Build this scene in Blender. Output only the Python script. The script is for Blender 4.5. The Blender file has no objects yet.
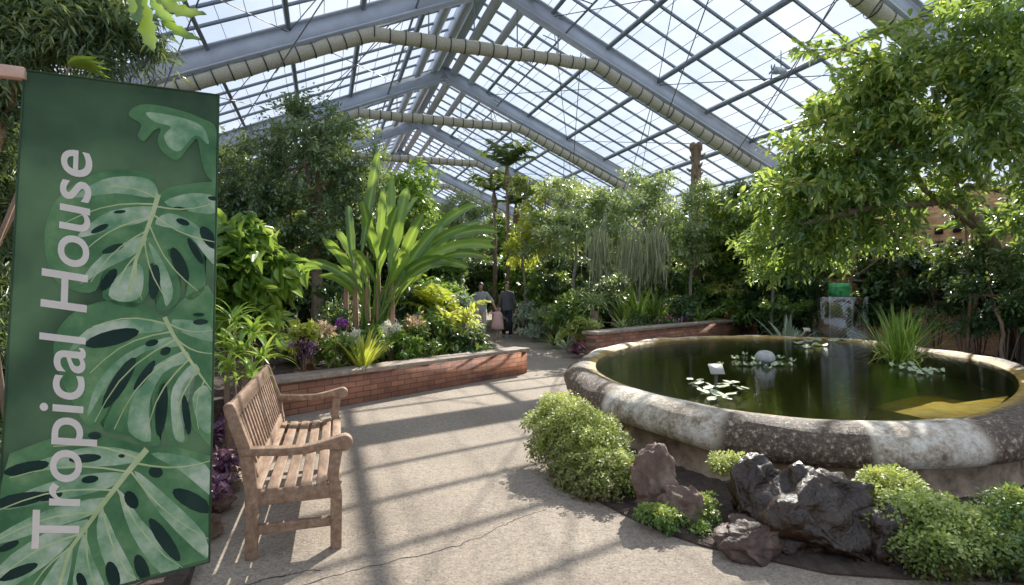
import bpy, bmesh, math, random
import numpy as np
from mathutils import Vector, Matrix

random.seed(7)
RNG = np.random.default_rng(7)
SC = bpy.context.scene
COL = SC.collection
F, CX, HY, H = 545.0, 512.0, 290.5, 1.45
YAW = 0.333
ca, sa = math.cos(YAW), math.sin(YAW)


# ------------------------------------------------------------------ helpers: places
def G(px, py, z=0.0):
    """point of the photo that lies at height z"""
    Y = F * (H - z) / (py - HY)
    return Vector(((px - CX) / F * Y, Y, z))


def at(px, py, Y):
    return Vector(((px - CX) / F * Y, Y, H + (HY - py) / F * Y))


def hall(b, d, z):
    return Vector((b * ca - d * sa, b * sa + d * ca, z))


# ------------------------------------------------------------------ helpers: objects
def props(o, label=None, cat=None, group=None, kind=None):
    if label: o['label'] = label
    if cat: o['category'] = cat
    if group: o['group'] = group
    if kind: o['kind'] = kind
    return o


def empty(name, loc=(0, 0, 0), label=None, cat=None, group=None, rz=0.0, kind=None):
    o = bpy.data.objects.new(name, None)
    o.empty_display_size = 0.1
    o.location = loc
    o.rotation_euler = (0, 0, rz)
    COL.objects.link(o)
    return props(o, label, cat, group, kind)


class MB:
    """mesh collector"""
    def __init__(self):
        self.v = []; self.f = []; self.val = []; self.mi = []; self.n = 0

    def add(self, V, Fc, val=0.5, mi=0):
        V = np.asarray(V, float).reshape(-1, 3)
        Fc = np.asarray(Fc, int)
        if Fc.ndim == 1: Fc = Fc.reshape(1, -1)
        self.v.append(V)
        self.f.append(Fc + self.n)
        if np.isscalar(val): val = np.full(len(V), float(val))
        self.val.append(np.asarray(val, float))
        self.mi.append(np.full(len(Fc), mi))
        self.n += len(V)

    def box(self, c, s, R=None, val=0.5, mi=0, taper=1.0):
        x, y, z = s[0] / 2, s[1] / 2, s[2] / 2
        t = taper
        P = np.array([(-x, -y, -z), (x, -y, -z), (x, y, -z), (-x, y, -z),
                      (-x * t, -y * t, z), (x * t, -y * t, z), (x * t, y * t, z), (-x * t, y * t, z)])
        if R is not None: P = P @ np.array(R.to_3x3()).T
        self.add(P + np.array(c), [(0, 3, 2, 1), (4, 5, 6, 7), (0, 1, 5, 4), (1, 2, 6, 5), (2, 3, 7, 6), (3, 0, 4, 7)], val, mi)

    def beam(self, p0, p1, w, h, up=(0, 0, 1), val=0.5, mi=0):
        """box from p0 to p1; w across, h along the 'up' side"""
        p0, p1 = Vector(p0), Vector(p1)
        d = (p1 - p0); L = d.length
        if L < 1e-6: return
        d.normalize()
        s = d.cross(Vector(up))
        if s.length < 1e-4: s = d.cross(Vector((0, 1, 0)))
        s.normalize(); u = s.cross(d)
        P = []
        for q in (p0, p1):
            for a, b in ((-1, -1), (1, -1), (1, 1), (-1, 1)):
                P.append(q + s * (a * w / 2) + u * (b * h / 2))
        self.add([tuple(p) for p in P], [(0, 3, 2, 1), (4, 5, 6, 7), (0, 1, 5, 4), (1, 2, 6, 5), (2, 3, 7, 6), (3, 0, 4, 7)], val, mi)

    def tube(self, pts, rad, n=7, val=0.5, cap=True, mi=0, squash=None):
        pts = [Vector(p) for p in pts]
        if np.isscalar(rad): rad = [rad] * len(pts)
        V = []; m = len(pts)
        ref = Vector((0.13, 0.31, 0.94))
        for i, p in enumerate(pts):
            t = (pts[min(i + 1, m - 1)] - pts[max(i - 1, 0)])
            if t.length < 1e-9: t = Vector((0, 0, 1))
            t.normalize()
            s = t.cross(ref)
            if s.length < 0.05: s = t.cross(Vector((1, 0, 0)))
            s.normalize(); u = s.cross(t)
            for k in range(n):
                a = 2 * math.pi * k / n
                V.append(tuple(p + (s * math.cos(a) + u * math.sin(a)) * rad[i]))
        Fc = [(i * n + k, i * n + (k + 1) % n, (i + 1) * n + (k + 1) % n, (i + 1) * n + k) for i in range(m - 1) for k in range(n)]
        v = val if np.isscalar(val) else np.repeat(val, n)
        self.add(V, Fc, v, mi)
        if cap:
            base = self.n - m * n
            self.f.append(np.array([[base + n - 1 - k for k in range(n)]])); self.mi.append(np.array([mi]))
            self.f.append(np.array([[base + (m - 1) * n + k for k in range(n)]])); self.mi.append(np.array([mi]))

    def lathe(self, c, prof, n=20, val=0.5, mi=0, sx=1, sy=1):
        V = [(c[0] + r * math.cos(2 * math.pi * k / n) * sx, c[1] + r * math.sin(2 * math.pi * k / n) * sy, c[2] + z) for r, z in prof for k in range(n)]
        Fc = [(i * n + k, i * n + (k + 1) % n, (i + 1) * n + (k + 1) % n, (i + 1) * n + k) for i in range(len(prof) - 1) for k in range(n)]
        self.add(V, Fc, val, mi)

    def build(self, name, mat, parent=None, smooth=False, loc=None):
        me = bpy.data.meshes.new(name)
        V = np.concatenate(self.v); me.vertices.add(len(V)); me.vertices.foreach_set('co', V.ravel())
        loops = np.concatenate([f.ravel() for f in self.f])
        sizes = np.concatenate([np.full(len(f), f.shape[1]) for f in self.f])
        me.loops.add(len(loops)); me.loops.foreach_set('vertex_index', loops.astype(np.int32))
        st = np.concatenate([[0], np.cumsum(sizes)[:-1]])
        me.polygons.add(len(sizes))
        me.polygons.foreach_set('loop_start', st.astype(np.int32))
        me.polygons.foreach_set('loop_total', sizes.astype(np.int32))
        me.polygons.foreach_set('material_index', np.concatenate(self.mi).astype(np.int32))
        if smooth: me.polygons.foreach_set('use_smooth', np.ones(len(sizes), bool))
        a = me.attributes.new('tint', 'FLOAT', 'POINT')
        a.data.foreach_set('value', np.concatenate(self.val).astype(np.float32))
        me.update(calc_edges=True)
        me.validate()
        for m in (mat if isinstance(mat, (list, tuple)) else [mat]): me.materials.append(m)
        o = bpy.data.objects.new(name, me)
        COL.objects.link(o)
        if parent is not None: o.parent = parent
        if loc is not None: o.location = loc
        return o


def copy_tree(o, loc=None, rz=None, s=None, label=None, group=None, parent=None):
    c = o.copy(); COL.objects.link(c)
    c.parent = parent
    if loc is not None: c.location = loc
    if rz is not None: c.rotation_euler = (0, 0, rz)
    if s is not None: c.scale = (s, s, s) if np.isscalar(s) else s
    if label: c['label'] = label
    if group: c['group'] = group
    for ch in list(o.children): copy_tree(ch, parent=c)
    return c


def bevel(o, w=0.004, seg=2):
    m = o.modifiers.new('Bevel', 'BEVEL'); m.width = w; m.segments = seg; m.limit_method = 'ANGLE'
    return o


# ------------------------------------------------------------------ materials
def mat_base(name):
    m = bpy.data.materials.new(name); m.use_nodes = True
    nt = m.node_tree; b = nt.nodes['Principled BSDF']
    return m, nt, b


def ramp(nt, stops, fac=None):
    r = nt.nodes.new('ShaderNodeValToRGB'); e = r.color_ramp.elements
    while len(e) < len(stops): e.new(0.5)
    for i, (p, c) in enumerate(stops): e[i].position = p; e[i].color = (*c, 1)
    if fac is not None: nt.links.new(fac, r.inputs[0])
    return r


def noise(nt, scale, detail=4, rough=0.6, coord=None):
    n = nt.nodes.new('ShaderNodeTexNoise'); n.inputs['Scale'].default_value = scale
    n.inputs['Detail'].default_value = detail; n.inputs['Roughness'].default_value = rough
    if coord is not None: nt.links.new(coord, n.inputs['Vector'])
    return n


def tc(nt, which='Object'):
    return nt.nodes.new('ShaderNodeTexCoord').outputs[which]


def mix(nt, a, b, fac, mode='MIX'):
    m = nt.nodes.new('ShaderNodeMix'); m.data_type = 'RGBA'; m.blend_type = mode
    for s, v in ((m.inputs[6], a), (m.inputs[7], b), (m.inputs[0], fac)):
        if isinstance(v, (tuple, list)): s.default_value = (*v, 1) if len(v) == 3 else v
        elif isinstance(v, (int, float)): s.default_value = v
        else: nt.links.new(v, s)
    return m.outputs[2]


def bump(nt, b, h, s=0.3, d=0.02):
    n = nt.nodes.new('ShaderNodeBump'); n.inputs['Strength'].default_value = s; n.inputs['Distance'].default_value = d
    nt.links.new(h, n.inputs['Height']); nt.links.new(n.outputs[0], b.inputs['Normal'])


def simple(name, stops, scale=8, rough=0.7, bmp=0.2, bd=0.01, metal=0.0, detail=6, stretch=None, spec=0.5):
    m, nt, b = mat_base(name)
    co = tc(nt)
    if stretch:
        mp = nt.nodes.new('ShaderNodeMapping'); mp.inputs['Scale'].default_value = stretch
        nt.links.new(co, mp.inputs[0]); co = mp.outputs[0]
    n = noise(nt, scale, detail, 0.65, co)
    r = ramp(nt, stops, n.outputs[0])
    nt.links.new(r.outputs[0], b.inputs['Base Color'])
    b.inputs['Roughness'].default_value = rough; b.inputs['Metallic'].default_value = metal
    b.inputs['Specular IOR Level'].default_value = spec
    if bmp: bump(nt, b, n.outputs[0], bmp, bd)
    return m


def leaf_mat(name, stops, rough=0.42, trans=0.35, tcol=None, spec=0.5):
    """tint attribute (one value per leaf) drives the colour; light passes through"""
    m, nt, b = mat_base(name)
    a = nt.nodes.new('ShaderNodeAttribute'); a.attribute_name = 'tint'
    r = ramp(nt, stops, a.outputs['Fac'])
    nt.links.new(r.outputs[0], b.inputs['Base Color'])
    b.inputs['Roughness'].default_value = rough
    b.inputs['Specular IOR Level'].default_value = spec
    t = nt.nodes.new('ShaderNodeBsdfTranslucent')
    hs = mix(nt, r.outputs[0], tcol or (0.50, 0.58, 0.10), 0.30)
    br = mix(nt, hs, (1.3, 1.35, 0.9), 1.0, 'MULTIPLY')
    nt.links.new(br, t.inputs[0])
    ms = nt.nodes.new('ShaderNodeMixShader'); ms.inputs[0].default_value = trans
    nt.links.new(b.outputs[0], ms.inputs[1]); nt.links.new(t.outputs[0], ms.inputs[2])
    nt.links.new(ms.outputs[0], nt.nodes['Material Output'].inputs[0])
    return m


def flat(name, c, rough=0.5, metal=0.0):
    m, nt, b = mat_base(name)
    n = noise(nt, 30, 3)
    r = ramp(nt, [(0.3, tuple(x * 0.85 for x in c)), (0.7, tuple(min(1, x * 1.1) for x in c))], n.outputs[0])
    nt.links.new(r.outputs[0], b.inputs['Base Color'])
    b.inputs['Roughness'].default_value = rough; b.inputs['Metallic'].default_value = metal
    return m


M = {}
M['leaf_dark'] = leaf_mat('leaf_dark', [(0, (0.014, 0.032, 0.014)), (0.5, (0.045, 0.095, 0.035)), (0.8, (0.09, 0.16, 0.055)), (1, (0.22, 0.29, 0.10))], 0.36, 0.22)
M['leaf_ficus'] = leaf_mat('leaf_ficus', [(0, (0.02, 0.045, 0.024)), (0.5, (0.07, 0.125, 0.06)), (0.8, (0.15, 0.23, 0.10)), (1, (0.38, 0.44, 0.16))], 0.34, 0.25)
M['leaf_mid'] = leaf_mat('leaf_mid', [(0, (0.025, 0.06, 0.018)), (0.45, (0.08, 0.16, 0.035)), (0.75, (0.18, 0.28, 0.05)), (1, (0.48, 0.50, 0.10))], 0.34, 0.30)
M['leaf_bright'] = leaf_mat('leaf_bright', [(0, (0.035, 0.095, 0.02)), (0.5, (0.10, 0.22, 0.03)), (0.8, (0.22, 0.37, 0.05)), (1, (0.50, 0.58, 0.12))], 0.33, 0.34)
M['leaf_grey'] = leaf_mat('leaf_grey', [(0, (0.05, 0.085, 0.04)), (0.4, (0.17, 0.24, 0.11)), (0.7, (0.36, 0.44, 0.21)), (1, (0.74, 0.76, 0.45))], 0.36, 0.34)
M['leaf_silver'] = leaf_mat('leaf_silver', [(0, (0.12, 0.18, 0.13)), (0.5, (0.3, 0.38, 0.28)), (1, (0.6, 0.66, 0.52))], 0.5, 0.25)
M['leaf_yellow'] = leaf_mat('leaf_yellow', [(0, (0.16, 0.24, 0.02)), (0.5, (0.42, 0.45, 0.05)), (1, (0.72, 0.68, 0.16))], 0.4, 0.4)
M['leaf_lime'] = leaf_mat('leaf_lime', [(0, (0.10, 0.075, 0.03)), (0.3, (0.16, 0.20, 0.04)), (0.6, (0.32, 0.38, 0.07)), (1, (0.66, 0.66, 0.22))], 0.5, 0.28)
M['leaf_sun'] = leaf_mat('leaf_sun', [(0, (0.03, 0.075, 0.03)), (0.4, (0.10, 0.19, 0.06)), (0.7, (0.24, 0.36, 0.08)), (1, (0.62, 0.64, 0.15))], 0.33, 0.42)
M['leaf_fern'] = leaf_mat('leaf_fern', [(0, (0.06, 0.04, 0.015)), (0.3, (0.07, 0.11, 0.02)), (0.65, (0.19, 0.28, 0.05)), (1, (0.50, 0.56, 0.16))], 0.5, 0.28)
M['leaf_purple'] = leaf_mat('leaf_purple', [(0, (0.035, 0.015, 0.035)), (0.6, (0.12, 0.05, 0.10)), (1, (0.32, 0.18, 0.28))], 0.35, 0.15, (0.3, 0.05, 0.2))
M['leaf_red'] = leaf_mat('leaf_red', [(0, (0.09, 0.012, 0.02)), (0.6, (0.26, 0.045, 0.06)), (1, (0.42, 0.16, 0.10))], 0.35, 0.3, (0.6, 0.05, 0.05))
M['moss'] = leaf_mat('moss', [(0, (0.16, 0.18, 0.10)), (1, (0.42, 0.44, 0.28))], 0.8, 0.3)
M['petal_white'] = leaf_mat('petal_white', [(0, (0.7, 0.68, 0.6)), (1, (0.9, 0.88, 0.82))], 0.6, 0.3, (0.9, 0.9, 0.7))
M['petal_purple'] = leaf_mat('petal_purple', [(0, (0.25, 0.04, 0.35)), (1, (0.5, 0.16, 0.6))], 0.5, 0.3, (0.6, 0.1, 0.7))
M['petal_pink'] = leaf_mat('petal_pink', [(0, (0.6, 0.35, 0.25)), (1, (0.85, 0.7, 0.5))], 0.5, 0.3, (0.9, 0.5, 0.4))
M['bark'] = simple('bark', [(0.3, (0.10, 0.065, 0.04)), (0.7, (0.26, 0.18, 0.12))], 14, 0.9, 0.6, 0.02, stretch=(1, 1, 0.3))
M['bark_grey'] = simple('bark_grey', [(0.3, (0.14, 0.12, 0.10)), (0.7, (0.36, 0.32, 0.26))], 14, 0.9, 0.6, 0.02, stretch=(1, 1, 0.3))
M['bark_red'] = simple('bark_red', [(0.3, (0.20, 0.10, 0.06)), (0.7, (0.42, 0.24, 0.15))], 20, 0.85, 0.5, 0.01, stretch=(1, 1, 0.3))
M['wood'] = simple('bench_wood', [(0.25, (0.11, 0.062, 0.036)), (0.5, (0.24, 0.145, 0.09)), (0.75, (0.40, 0.28, 0.19))], 9, 0.65, 0.3, 0.004, stretch=(3, 0.6, 3), spec=0.3)
M['pole_wood'] = simple('pole_wood', [(0.2, (0.42, 0.24, 0.17)), (0.8, (0.62, 0.40, 0.30))], 12, 0.6, 0.1, 0.003, stretch=(0.3, 3, 3))
M['steel'] = simple('painted_steel', [(0.2, (0.30, 0.34, 0.41)), (0.8, (0.44, 0.49, 0.57))], 3, 0.5, 0.03)
M['steel_dark'] = simple('dark_steel', [(0.2, (0.09, 0.12, 0.155)), (0.8, (0.16, 0.20, 0.24))], 3, 0.5, 0.03)
M['wire'] = flat('wire', (0.10, 0.11, 0.12), 0.4, 0.6)
M['roll'] = simple('shade_cloth', [(0.25, (0.22, 0.21, 0.15)), (0.5, (0.38, 0.36, 0.27)), (0.8, (0.62, 0.58, 0.46))], 6, 0.9, 0.3, 0.02, stretch=(6, 6, 14))
M['strap'] = flat('strap', (0.03, 0.03, 0.03), 0.7)
M['soil'] = simple('soil', [(0.3, (0.018, 0.011, 0.008)), (0.6, (0.06, 0.036, 0.024)), (0.8, (0.14, 0.09, 0.06))], 18, 0.95, 1.0, 0.05)
M['cap'] = simple('stone_cap', [(0.3, (0.15, 0.11, 0.08)), (0.7, (0.36, 0.285, 0.215))], 9, 0.8, 0.4, 0.01)
M['rock'] = simple('rock', [(0.3, (0.05, 0.027, 0.018)), (0.5, (0.13, 0.078, 0.055)), (0.72, (0.27, 0.21, 0.165))], 5, 0.8, 0.9, 0.04)
M['rock_wet'] = simple('wet_rock', [(0.3, (0.007, 0.004, 0.002)), (0.6, (0.034, 0.018, 0.009)), (0.8, (0.09, 0.052, 0.028))], 6, 0.3, 1.0, 0.06, spec=.45)
M['rock_brown'] = simple('rock_brown', [(0.25, (0.02, 0.010, 0.006)), (0.5, (0.065, 0.034, 0.022)), (0.75, (0.14, 0.092, 0.065))], 6, 0.6, 1.0, 0.05)
M['terracotta'] = simple('terracotta', [(0.3, (0.26, 0.10, 0.05)), (0.7, (0.45, 0.20, 0.11))], 12, 0.85, 0.2)
M['stone_ball'] = simple('stone_ball', [(0.3, (0.30, 0.30, 0.28)), (0.7, (0.48, 0.48, 0.46))], 20, 0.8, 0.3)
M['lily'] = leaf_mat('lily', [(0, (0.20, 0.28, 0.13)), (0.5, (0.36, 0.43, 0.26)), (1, (0.55, 0.60, 0.42))], 0.55, 0.1, spec=.2)
M['sign_plate'] = flat('sign_plate', (0.34, 0.34, 0.31), 0.5)
M['black'] = flat('black_metal', (0.03, 0.03, 0.03), 0.5)
M['skin'] = flat('skin', (0.50, 0.29, 0.20), 0.6)
M['hair'] = flat('hair', (0.02, 0.014, 0.01), 0.6)
M['shirt'] = flat('grey_shirt', (0.36, 0.38, 0.36), 0.9)
M['khaki'] = flat('khaki', (0.55, 0.46, 0.35), 0.9)
M['jacket'] = flat('charcoal_jacket', (0.085, 0.08, 0.09), 0.9)
M['navy'] = flat('navy', (0.012, 0.016, 0.03), 0.9)
M['pink'] = flat('pink_dress', (0.85, 0.50, 0.46), 0.9)
M['teal'] = flat('teal_shoe', (0.03, 0.28, 0.30), 0.6)
M['eye'] = flat('eye', (0.03, 0.02, 0.02), 0.3)
M['banner_green'] = None


def mat_floor():
    m, nt, b = mat_base('concrete')
    co = tc(nt)
    n1 = noise(nt, 0.9, 5, 0.6, co); n2 = noise(nt, 60, 5, 0.8, co)
    v = nt.nodes.new('ShaderNodeTexVoronoi'); v.inputs['Scale'].default_value = 75; nt.links.new(co, v.inputs['Vector'])
    base = ramp(nt, [(0.3, (0.235, 0.188, 0.145)), (0.7, (0.37, 0.308, 0.24))], n1.outputs[0])
    sp = ramp(nt, [(0.36, (0.34, 0.29, 0.25)), (0.47, (0.85, 0.85, 0.85)), (0.58, (1.0, 1.0, 1.0)), (0.70, (1.6, 1.6, 1.55))], n2.outputs[0])
    c = mix(nt, base.outputs[0], sp.outputs[0], 0.9, 'MULTIPLY')
    pv = ramp(nt, [(0.08, (0.45, 0.4, 0.36)), (0.22, (1, 1, 1))], v.outputs['Distance'])
    c = mix(nt, c, pv.outputs[0], 0.45, 'MULTIPLY')
    n4 = noise(nt, 22, 6, 0.8, co); r4 = ramp(nt, [(0.36, (0.62, 0.60, 0.58)), (0.5, (1, 1, 1)), (0.64, (1.25, 1.24, 1.2))], n4.outputs[0])
    c = mix(nt, c, r4.outputs[0], 0.9, 'MULTIPLY')
    nt.links.new(c, b.inputs['Base Color'])
    b.inputs['Roughness'].default_value = 0.8; b.inputs['Specular IOR Level'].default_value = 0.25
    bump(nt, b, n2.outputs[0], 0.9, 0.008)
    return m


def mat_brick(name, holes=False, horiz=None, tone=1.0):
    """brick on a wall whose long axis lies along local x, height local z"""
    m, nt, b = mat_base(name)
    co = tc(nt)
    sp = nt.nodes.new('ShaderNodeSeparateXYZ'); nt.links.new(co, sp.inputs[0])
    cb = nt.nodes.new('ShaderNodeCombineXYZ')
    nt.links.new(sp.outputs[0], cb.inputs[0]); nt.links.new(sp.outputs[2], cb.inputs[1])
    br = nt.nodes.new('ShaderNodeTexBrick'); nt.links.new(cb.outputs[0], br.inputs['Vector'])
    t = tone
    br.inputs['Color1'].default_value = (0.42 * t, 0.175 * t, 0.095 * t, 1); br.inputs['Color2'].default_value = (0.25 * t, 0.10 * t, 0.06 * t, 1)
    br.inputs['Mortar'].default_value = (0.10 * t, 0.06 * t, 0.045 * t, 1)
    br.inputs['Scale'].default_value = 1; br.inputs['Brick Width'].default_value = 0.22; br.inputs['Row Height'].default_value = 0.072
    br.inputs['Mortar Size'].default_value = 0.006
    n = noise(nt, 3, 6, 0.6, co)
    r = ramp(nt, [(0.3, (0.6, 0.6, 0.6)), (0.7, (1.25, 1.2, 1.15))], n.outputs[0])
    c = mix(nt, br.outputs[0], r.outputs[0], 1.0, 'MULTIPLY')
    nt.links.new(c, b.inputs['Base Color']); b.inputs['Roughness'].default_value = 0.85
    bump(nt, b, br.outputs['Fac'], -0.4, 0.006)
    return m


M['floor'] = mat_floor()
M['brick'] = mat_brick('brick')
M['brick_wall'] = mat_brick('brick_back', tone=1.25)
for _n in M['brick_wall'].node_tree.nodes:
    if _n.type == 'TEX_BRICK':
        _n.inputs['Color1'].default_value = (0.66, 0.34, 0.15, 1); _n.inputs['Color2'].default_value = (0.50, 0.25, 0.11, 1); _n.inputs['Mortar'].default_value = (0.34, 0.22, 0.13, 1)
M['hole'] = flat('hole_dark', (0.02, 0.012, 0.01), 0.9)


def mat_glass_roof():
    m, nt, b = mat_base('roof_glass')
    co = tc(nt)
    tr = nt.nodes.new('ShaderNodeBsdfTransparent'); tr.inputs[0].default_value = (0.93, 0.95, 0.97, 1)
    n = noise(nt, 0.8, 5, 0.6, co)
    r = ramp(nt, [(0.3, (0.05, 0.05, 0.05)), (0.75, (0.16, 0.16, 0.16))], n.outputs[0])
    tl = nt.nodes.new('ShaderNodeBsdfTranslucent'); tl.inputs[0].default_value = (0.8, 0.85, 0.9, 1)
    ms = nt.nodes.new('ShaderNodeMixShader')
    nt.links.new(r.outputs[0], ms.inputs[0]); nt.links.new(tr.outputs[0], ms.inputs[1]); nt.links.new(tl.outputs[0], ms.inputs[2])
    nt.links.new(ms.outputs[0], nt.nodes['Material Output'].inputs[0])
    return m


M['glass'] = mat_glass_roof()


def mat_acrylic():
    m, nt, b = mat_base('clear_acrylic')
    tr = nt.nodes.new('ShaderNodeBsdfTransparent'); tr.inputs[0].default_value = (0.85, 0.88, 0.88, 1)
    gl = nt.nodes.new('ShaderNodeBsdfGlossy'); gl.inputs['Roughness'].default_value = 0.1
    ms = nt.nodes.new('ShaderNodeMixShader'); ms.inputs[0].default_value = 0.12
    nt.links.new(tr.outputs[0], ms.inputs[1]); nt.links.new(gl.outputs[0], ms.inputs[2])
    nt.links.new(ms.outputs[0], nt.nodes['Material Output'].inputs[0])
    return m


M['acrylic'] = mat_acrylic()


def mat_green_box():
    m, nt, b = mat_base('green_acrylic')
    tr = nt.nodes.new('ShaderNodeBsdfTranslucent'); tr.inputs[0].default_value = (0.05, 0.75, 0.25, 1)
    b.inputs['Base Color'].default_value = (0.05, 0.42, 0.16, 1); b.inputs['Roughness'].default_value = 0.2
    ms = nt.nodes.new('ShaderNodeMixShader'); ms.inputs[0].default_value = 0.5
    n = noise(nt, 9, 2, 0.5, tc(nt)); r = ramp(nt, [(0.4, (0.06, 0.42, 0.16)), (0.6, (0.22, 0.72, 0.34))], n.outputs[0])
    nt.links.new(r.outputs[0], b.inputs['Base Color'])
    nt.links.new(b.outputs[0], ms.inputs[1]); nt.links.new(tr.outputs[0], ms.inputs[2])
    nt.links.new(ms.outputs[0], nt.nodes['Material Output'].inputs[0])
    return m


M['green_box'] = mat_green_box()


def mat_water():
    m, nt, b = mat_base('pond_water')
    co = tc(nt)
    w = noise(nt, 3.0, 3, 0.5, co); w2 = noise(nt, 14, 2, 0.5, co)
    mp = nt.nodes.new('ShaderNodeMapping'); mp.inputs['Scale'].default_value = (0.8, 2.6, 1); nt.links.new(co, mp.inputs[0])
    nt.links.new(mp.outputs[0], w2.inputs['Vector'])
    ad = nt.nodes.new('ShaderNodeMath'); ad.operation = 'ADD'; nt.links.new(w.outputs[0], ad.inputs[0]); nt.links.new(w2.outputs[0], ad.inputs[1])
    bp = nt.nodes.new('ShaderNodeBump'); bp.inputs['Strength'].default_value = 0.07; bp.inputs['Distance'].default_value = 0.03
    nt.links.new(ad.outputs[0], bp.inputs['Height'])
    tr = nt.nodes.new('ShaderNodeBsdfTransparent'); tr.inputs[0].default_value = (0.70, 0.64, 0.34, 1)
    gl = nt.nodes.new('ShaderNodeBsdfGlossy'); gl.inputs['Roughness'].default_value = 0.015; gl.inputs[0].default_value = (1, 1, 1, 1)
    nt.links.new(bp.outputs[0], gl.inputs['Normal'])
    fr = nt.nodes.new('ShaderNodeFresnel'); fr.inputs['IOR'].default_value = 1.75; nt.links.new(bp.outputs[0], fr.inputs['Normal'])
    ms = nt.nodes.new('ShaderNodeMixShader'); nt.links.new(fr.outputs[0], ms.inputs[0])
    nt.links.new(tr.outputs[0], ms.inputs[1]); nt.links.new(gl.outputs[0], ms.inputs[2])
    nt.links.new(ms.outputs[0], nt.nodes['Material Output'].inputs[0])
    return m


M['water'] = mat_water()


def mat_rim():
    """lime crust, dark algae and ochre stain on the pond rim; tint = place across the profile"""
    m, nt, b = mat_base('pond_rim_stone')
    co = tc(nt)
    a = nt.nodes.new('ShaderNodeAttribute'); a.attribute_name = 'tint'
    n1 = noise(nt, 0.75, 3, 0.5, co); n2 = noise(nt, 30, 6, 0.75, co); n3 = noise(nt, 5, 5, 0.7, co)
    lm_ = nt.nodes.new('ShaderNodeMath'); lm_.operation = 'MULTIPLY_ADD'; nt.links.new(n2.outputs[0], lm_.inputs[0]); lm_.inputs[1].default_value = .6; nt.links.new(n3.outputs[0], lm_.inputs[2])
    light = ramp(nt, [(0.62, (0.16, 0.105, 0.06)), (0.74, (0.40, 0.32, 0.22)), (0.86, (0.66, 0.59, 0.48)), (0.98, (0.85, 0.80, 0.70))], lm_.outputs[0])
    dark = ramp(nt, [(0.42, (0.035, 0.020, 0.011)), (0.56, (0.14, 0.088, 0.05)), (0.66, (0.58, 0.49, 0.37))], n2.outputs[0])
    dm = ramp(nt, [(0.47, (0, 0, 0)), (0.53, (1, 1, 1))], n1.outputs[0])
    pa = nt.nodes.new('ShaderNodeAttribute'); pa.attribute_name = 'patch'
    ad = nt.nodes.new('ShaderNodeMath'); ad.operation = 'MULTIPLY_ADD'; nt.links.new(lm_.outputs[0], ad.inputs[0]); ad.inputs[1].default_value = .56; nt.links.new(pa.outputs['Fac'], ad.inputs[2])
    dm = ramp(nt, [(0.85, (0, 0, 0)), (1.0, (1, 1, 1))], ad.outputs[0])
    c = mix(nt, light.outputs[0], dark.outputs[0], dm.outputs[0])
    # ochre wash near the waterline
    ob = nt.nodes.new('ShaderNodeMath'); ob.operation = 'MULTIPLY_ADD'; nt.links.new(n3.outputs[0], ob.inputs[0]); ob.inputs[1].default_value = .5; nt.links.new(a.outputs['Fac'], ob.inputs[2])
    oc = ramp(nt, [(0.48, (1, 1, 1)), (0.60, (0, 0, 0))], ob.outputs[0])
    och = ramp(nt, [(0.35, (0.28, 0.13, 0.01)), (0.65, (0.62, 0.42, 0.06))], n3.outputs[0])
    c = mix(nt, c, och.outputs[0], oc.outputs[0])
    nt.links.new(c, b.inputs['Base Color']); b.inputs['Roughness'].default_value = 0.6
    bump(nt, b, n2.outputs[0], 0.9, 0.025)
    return m


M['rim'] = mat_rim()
M['pool_wall'] = simple('pool_wall', [(0.35, (0.06, 0.04, 0.024)), (0.55, (0.25, 0.175, 0.11)), (0.75, (0.42, 0.32, 0.22))], 5, 0.8, 0.5, 0.02)
M['pool_floor'] = simple('pool_bottom', [(0.3, (0.016, 0.015, 0.004)), (0.7, (0.07, 0.062, 0.014))], 1.5, 0.9, 0.2)
M['ledge'] = simple('ochre_silt', [(0.3, (0.55, 0.28, 0.015)), (0.5, (0.80, 0.50, 0.04)), (0.75, (0.95, 0.72, 0.12))], 6, 0.9, 0.3)

# ------------------------------------------------------------------ camera, light, sky
cam = bpy.data.cameras.new('camera'); co_ = bpy.data.objects.new('camera', cam); COL.objects.link(co_)
co_.location = (0, 0, H); co_.rotation_euler = (math.pi / 2, 0, 0)
cam.sensor_width = 36; cam.lens = F / 1024 * 36; cam.shift_y = -2.0 / 1024
cam.clip_end = 300
SC.camera = co_

SUN_H = Vector((0.40, 0.916)); EL = math.radians(38)
sun = bpy.data.lights.new('sun', 'SUN'); so = bpy.data.objects.new('sun', sun); COL.objects.link(so)
sd = Vector((SUN_H.x * math.cos(EL), SUN_H.y * math.cos(EL), math.sin(EL)))
so.rotation_euler = sd.to_track_quat('Z', 'Y').to_euler(); so.location = (5, 12, 20)
sun.energy = 11.5; sun.angle = math.radians(0.45); sun.color = (1.0, 0.93, 0.82)

w = bpy.data.worlds.new('sky'); SC.world = w; w.use_nodes = True
nt = w.node_tree; bg = nt.nodes['Background']
n = noise(nt, 2.2, 6, 0.6, tc(nt, 'Generated'))
r = ramp(nt, [(0.38, (0.46, 0.60, 0.86)), (0.50, (0.62, 0.73, 0.93)), (0.64, (0.80, 0.88, 1.0))], n.outputs[0])
nt.links.new(r.outputs[0], bg.inputs[0]); bg.inputs[1].default_value = 1.12
SC.view_settings.view_transform = 'Standard'
SC.view_settings.look = 'None'
SC.view_settings.exposure = 0.0
SC.view_settings.gamma = 1.18
SC.cycles.max_bounces = 8
SC.cycles.transparent_max_bounces = 24
SC.cycles.caustics_reflective = False
SC.cycles.caustics_refractive = False

# ------------------------------------------------------------------ the hall
RB, RZ, SL = 3.93, 1.45 + 7.8, 0.435         # ridge: place across the hall, height, slope
HALF = 9.3
D0, DS = 12.7, 5.84
dmin, dmax = D0 - 3 * DS, D0 + 5 * DS


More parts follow.
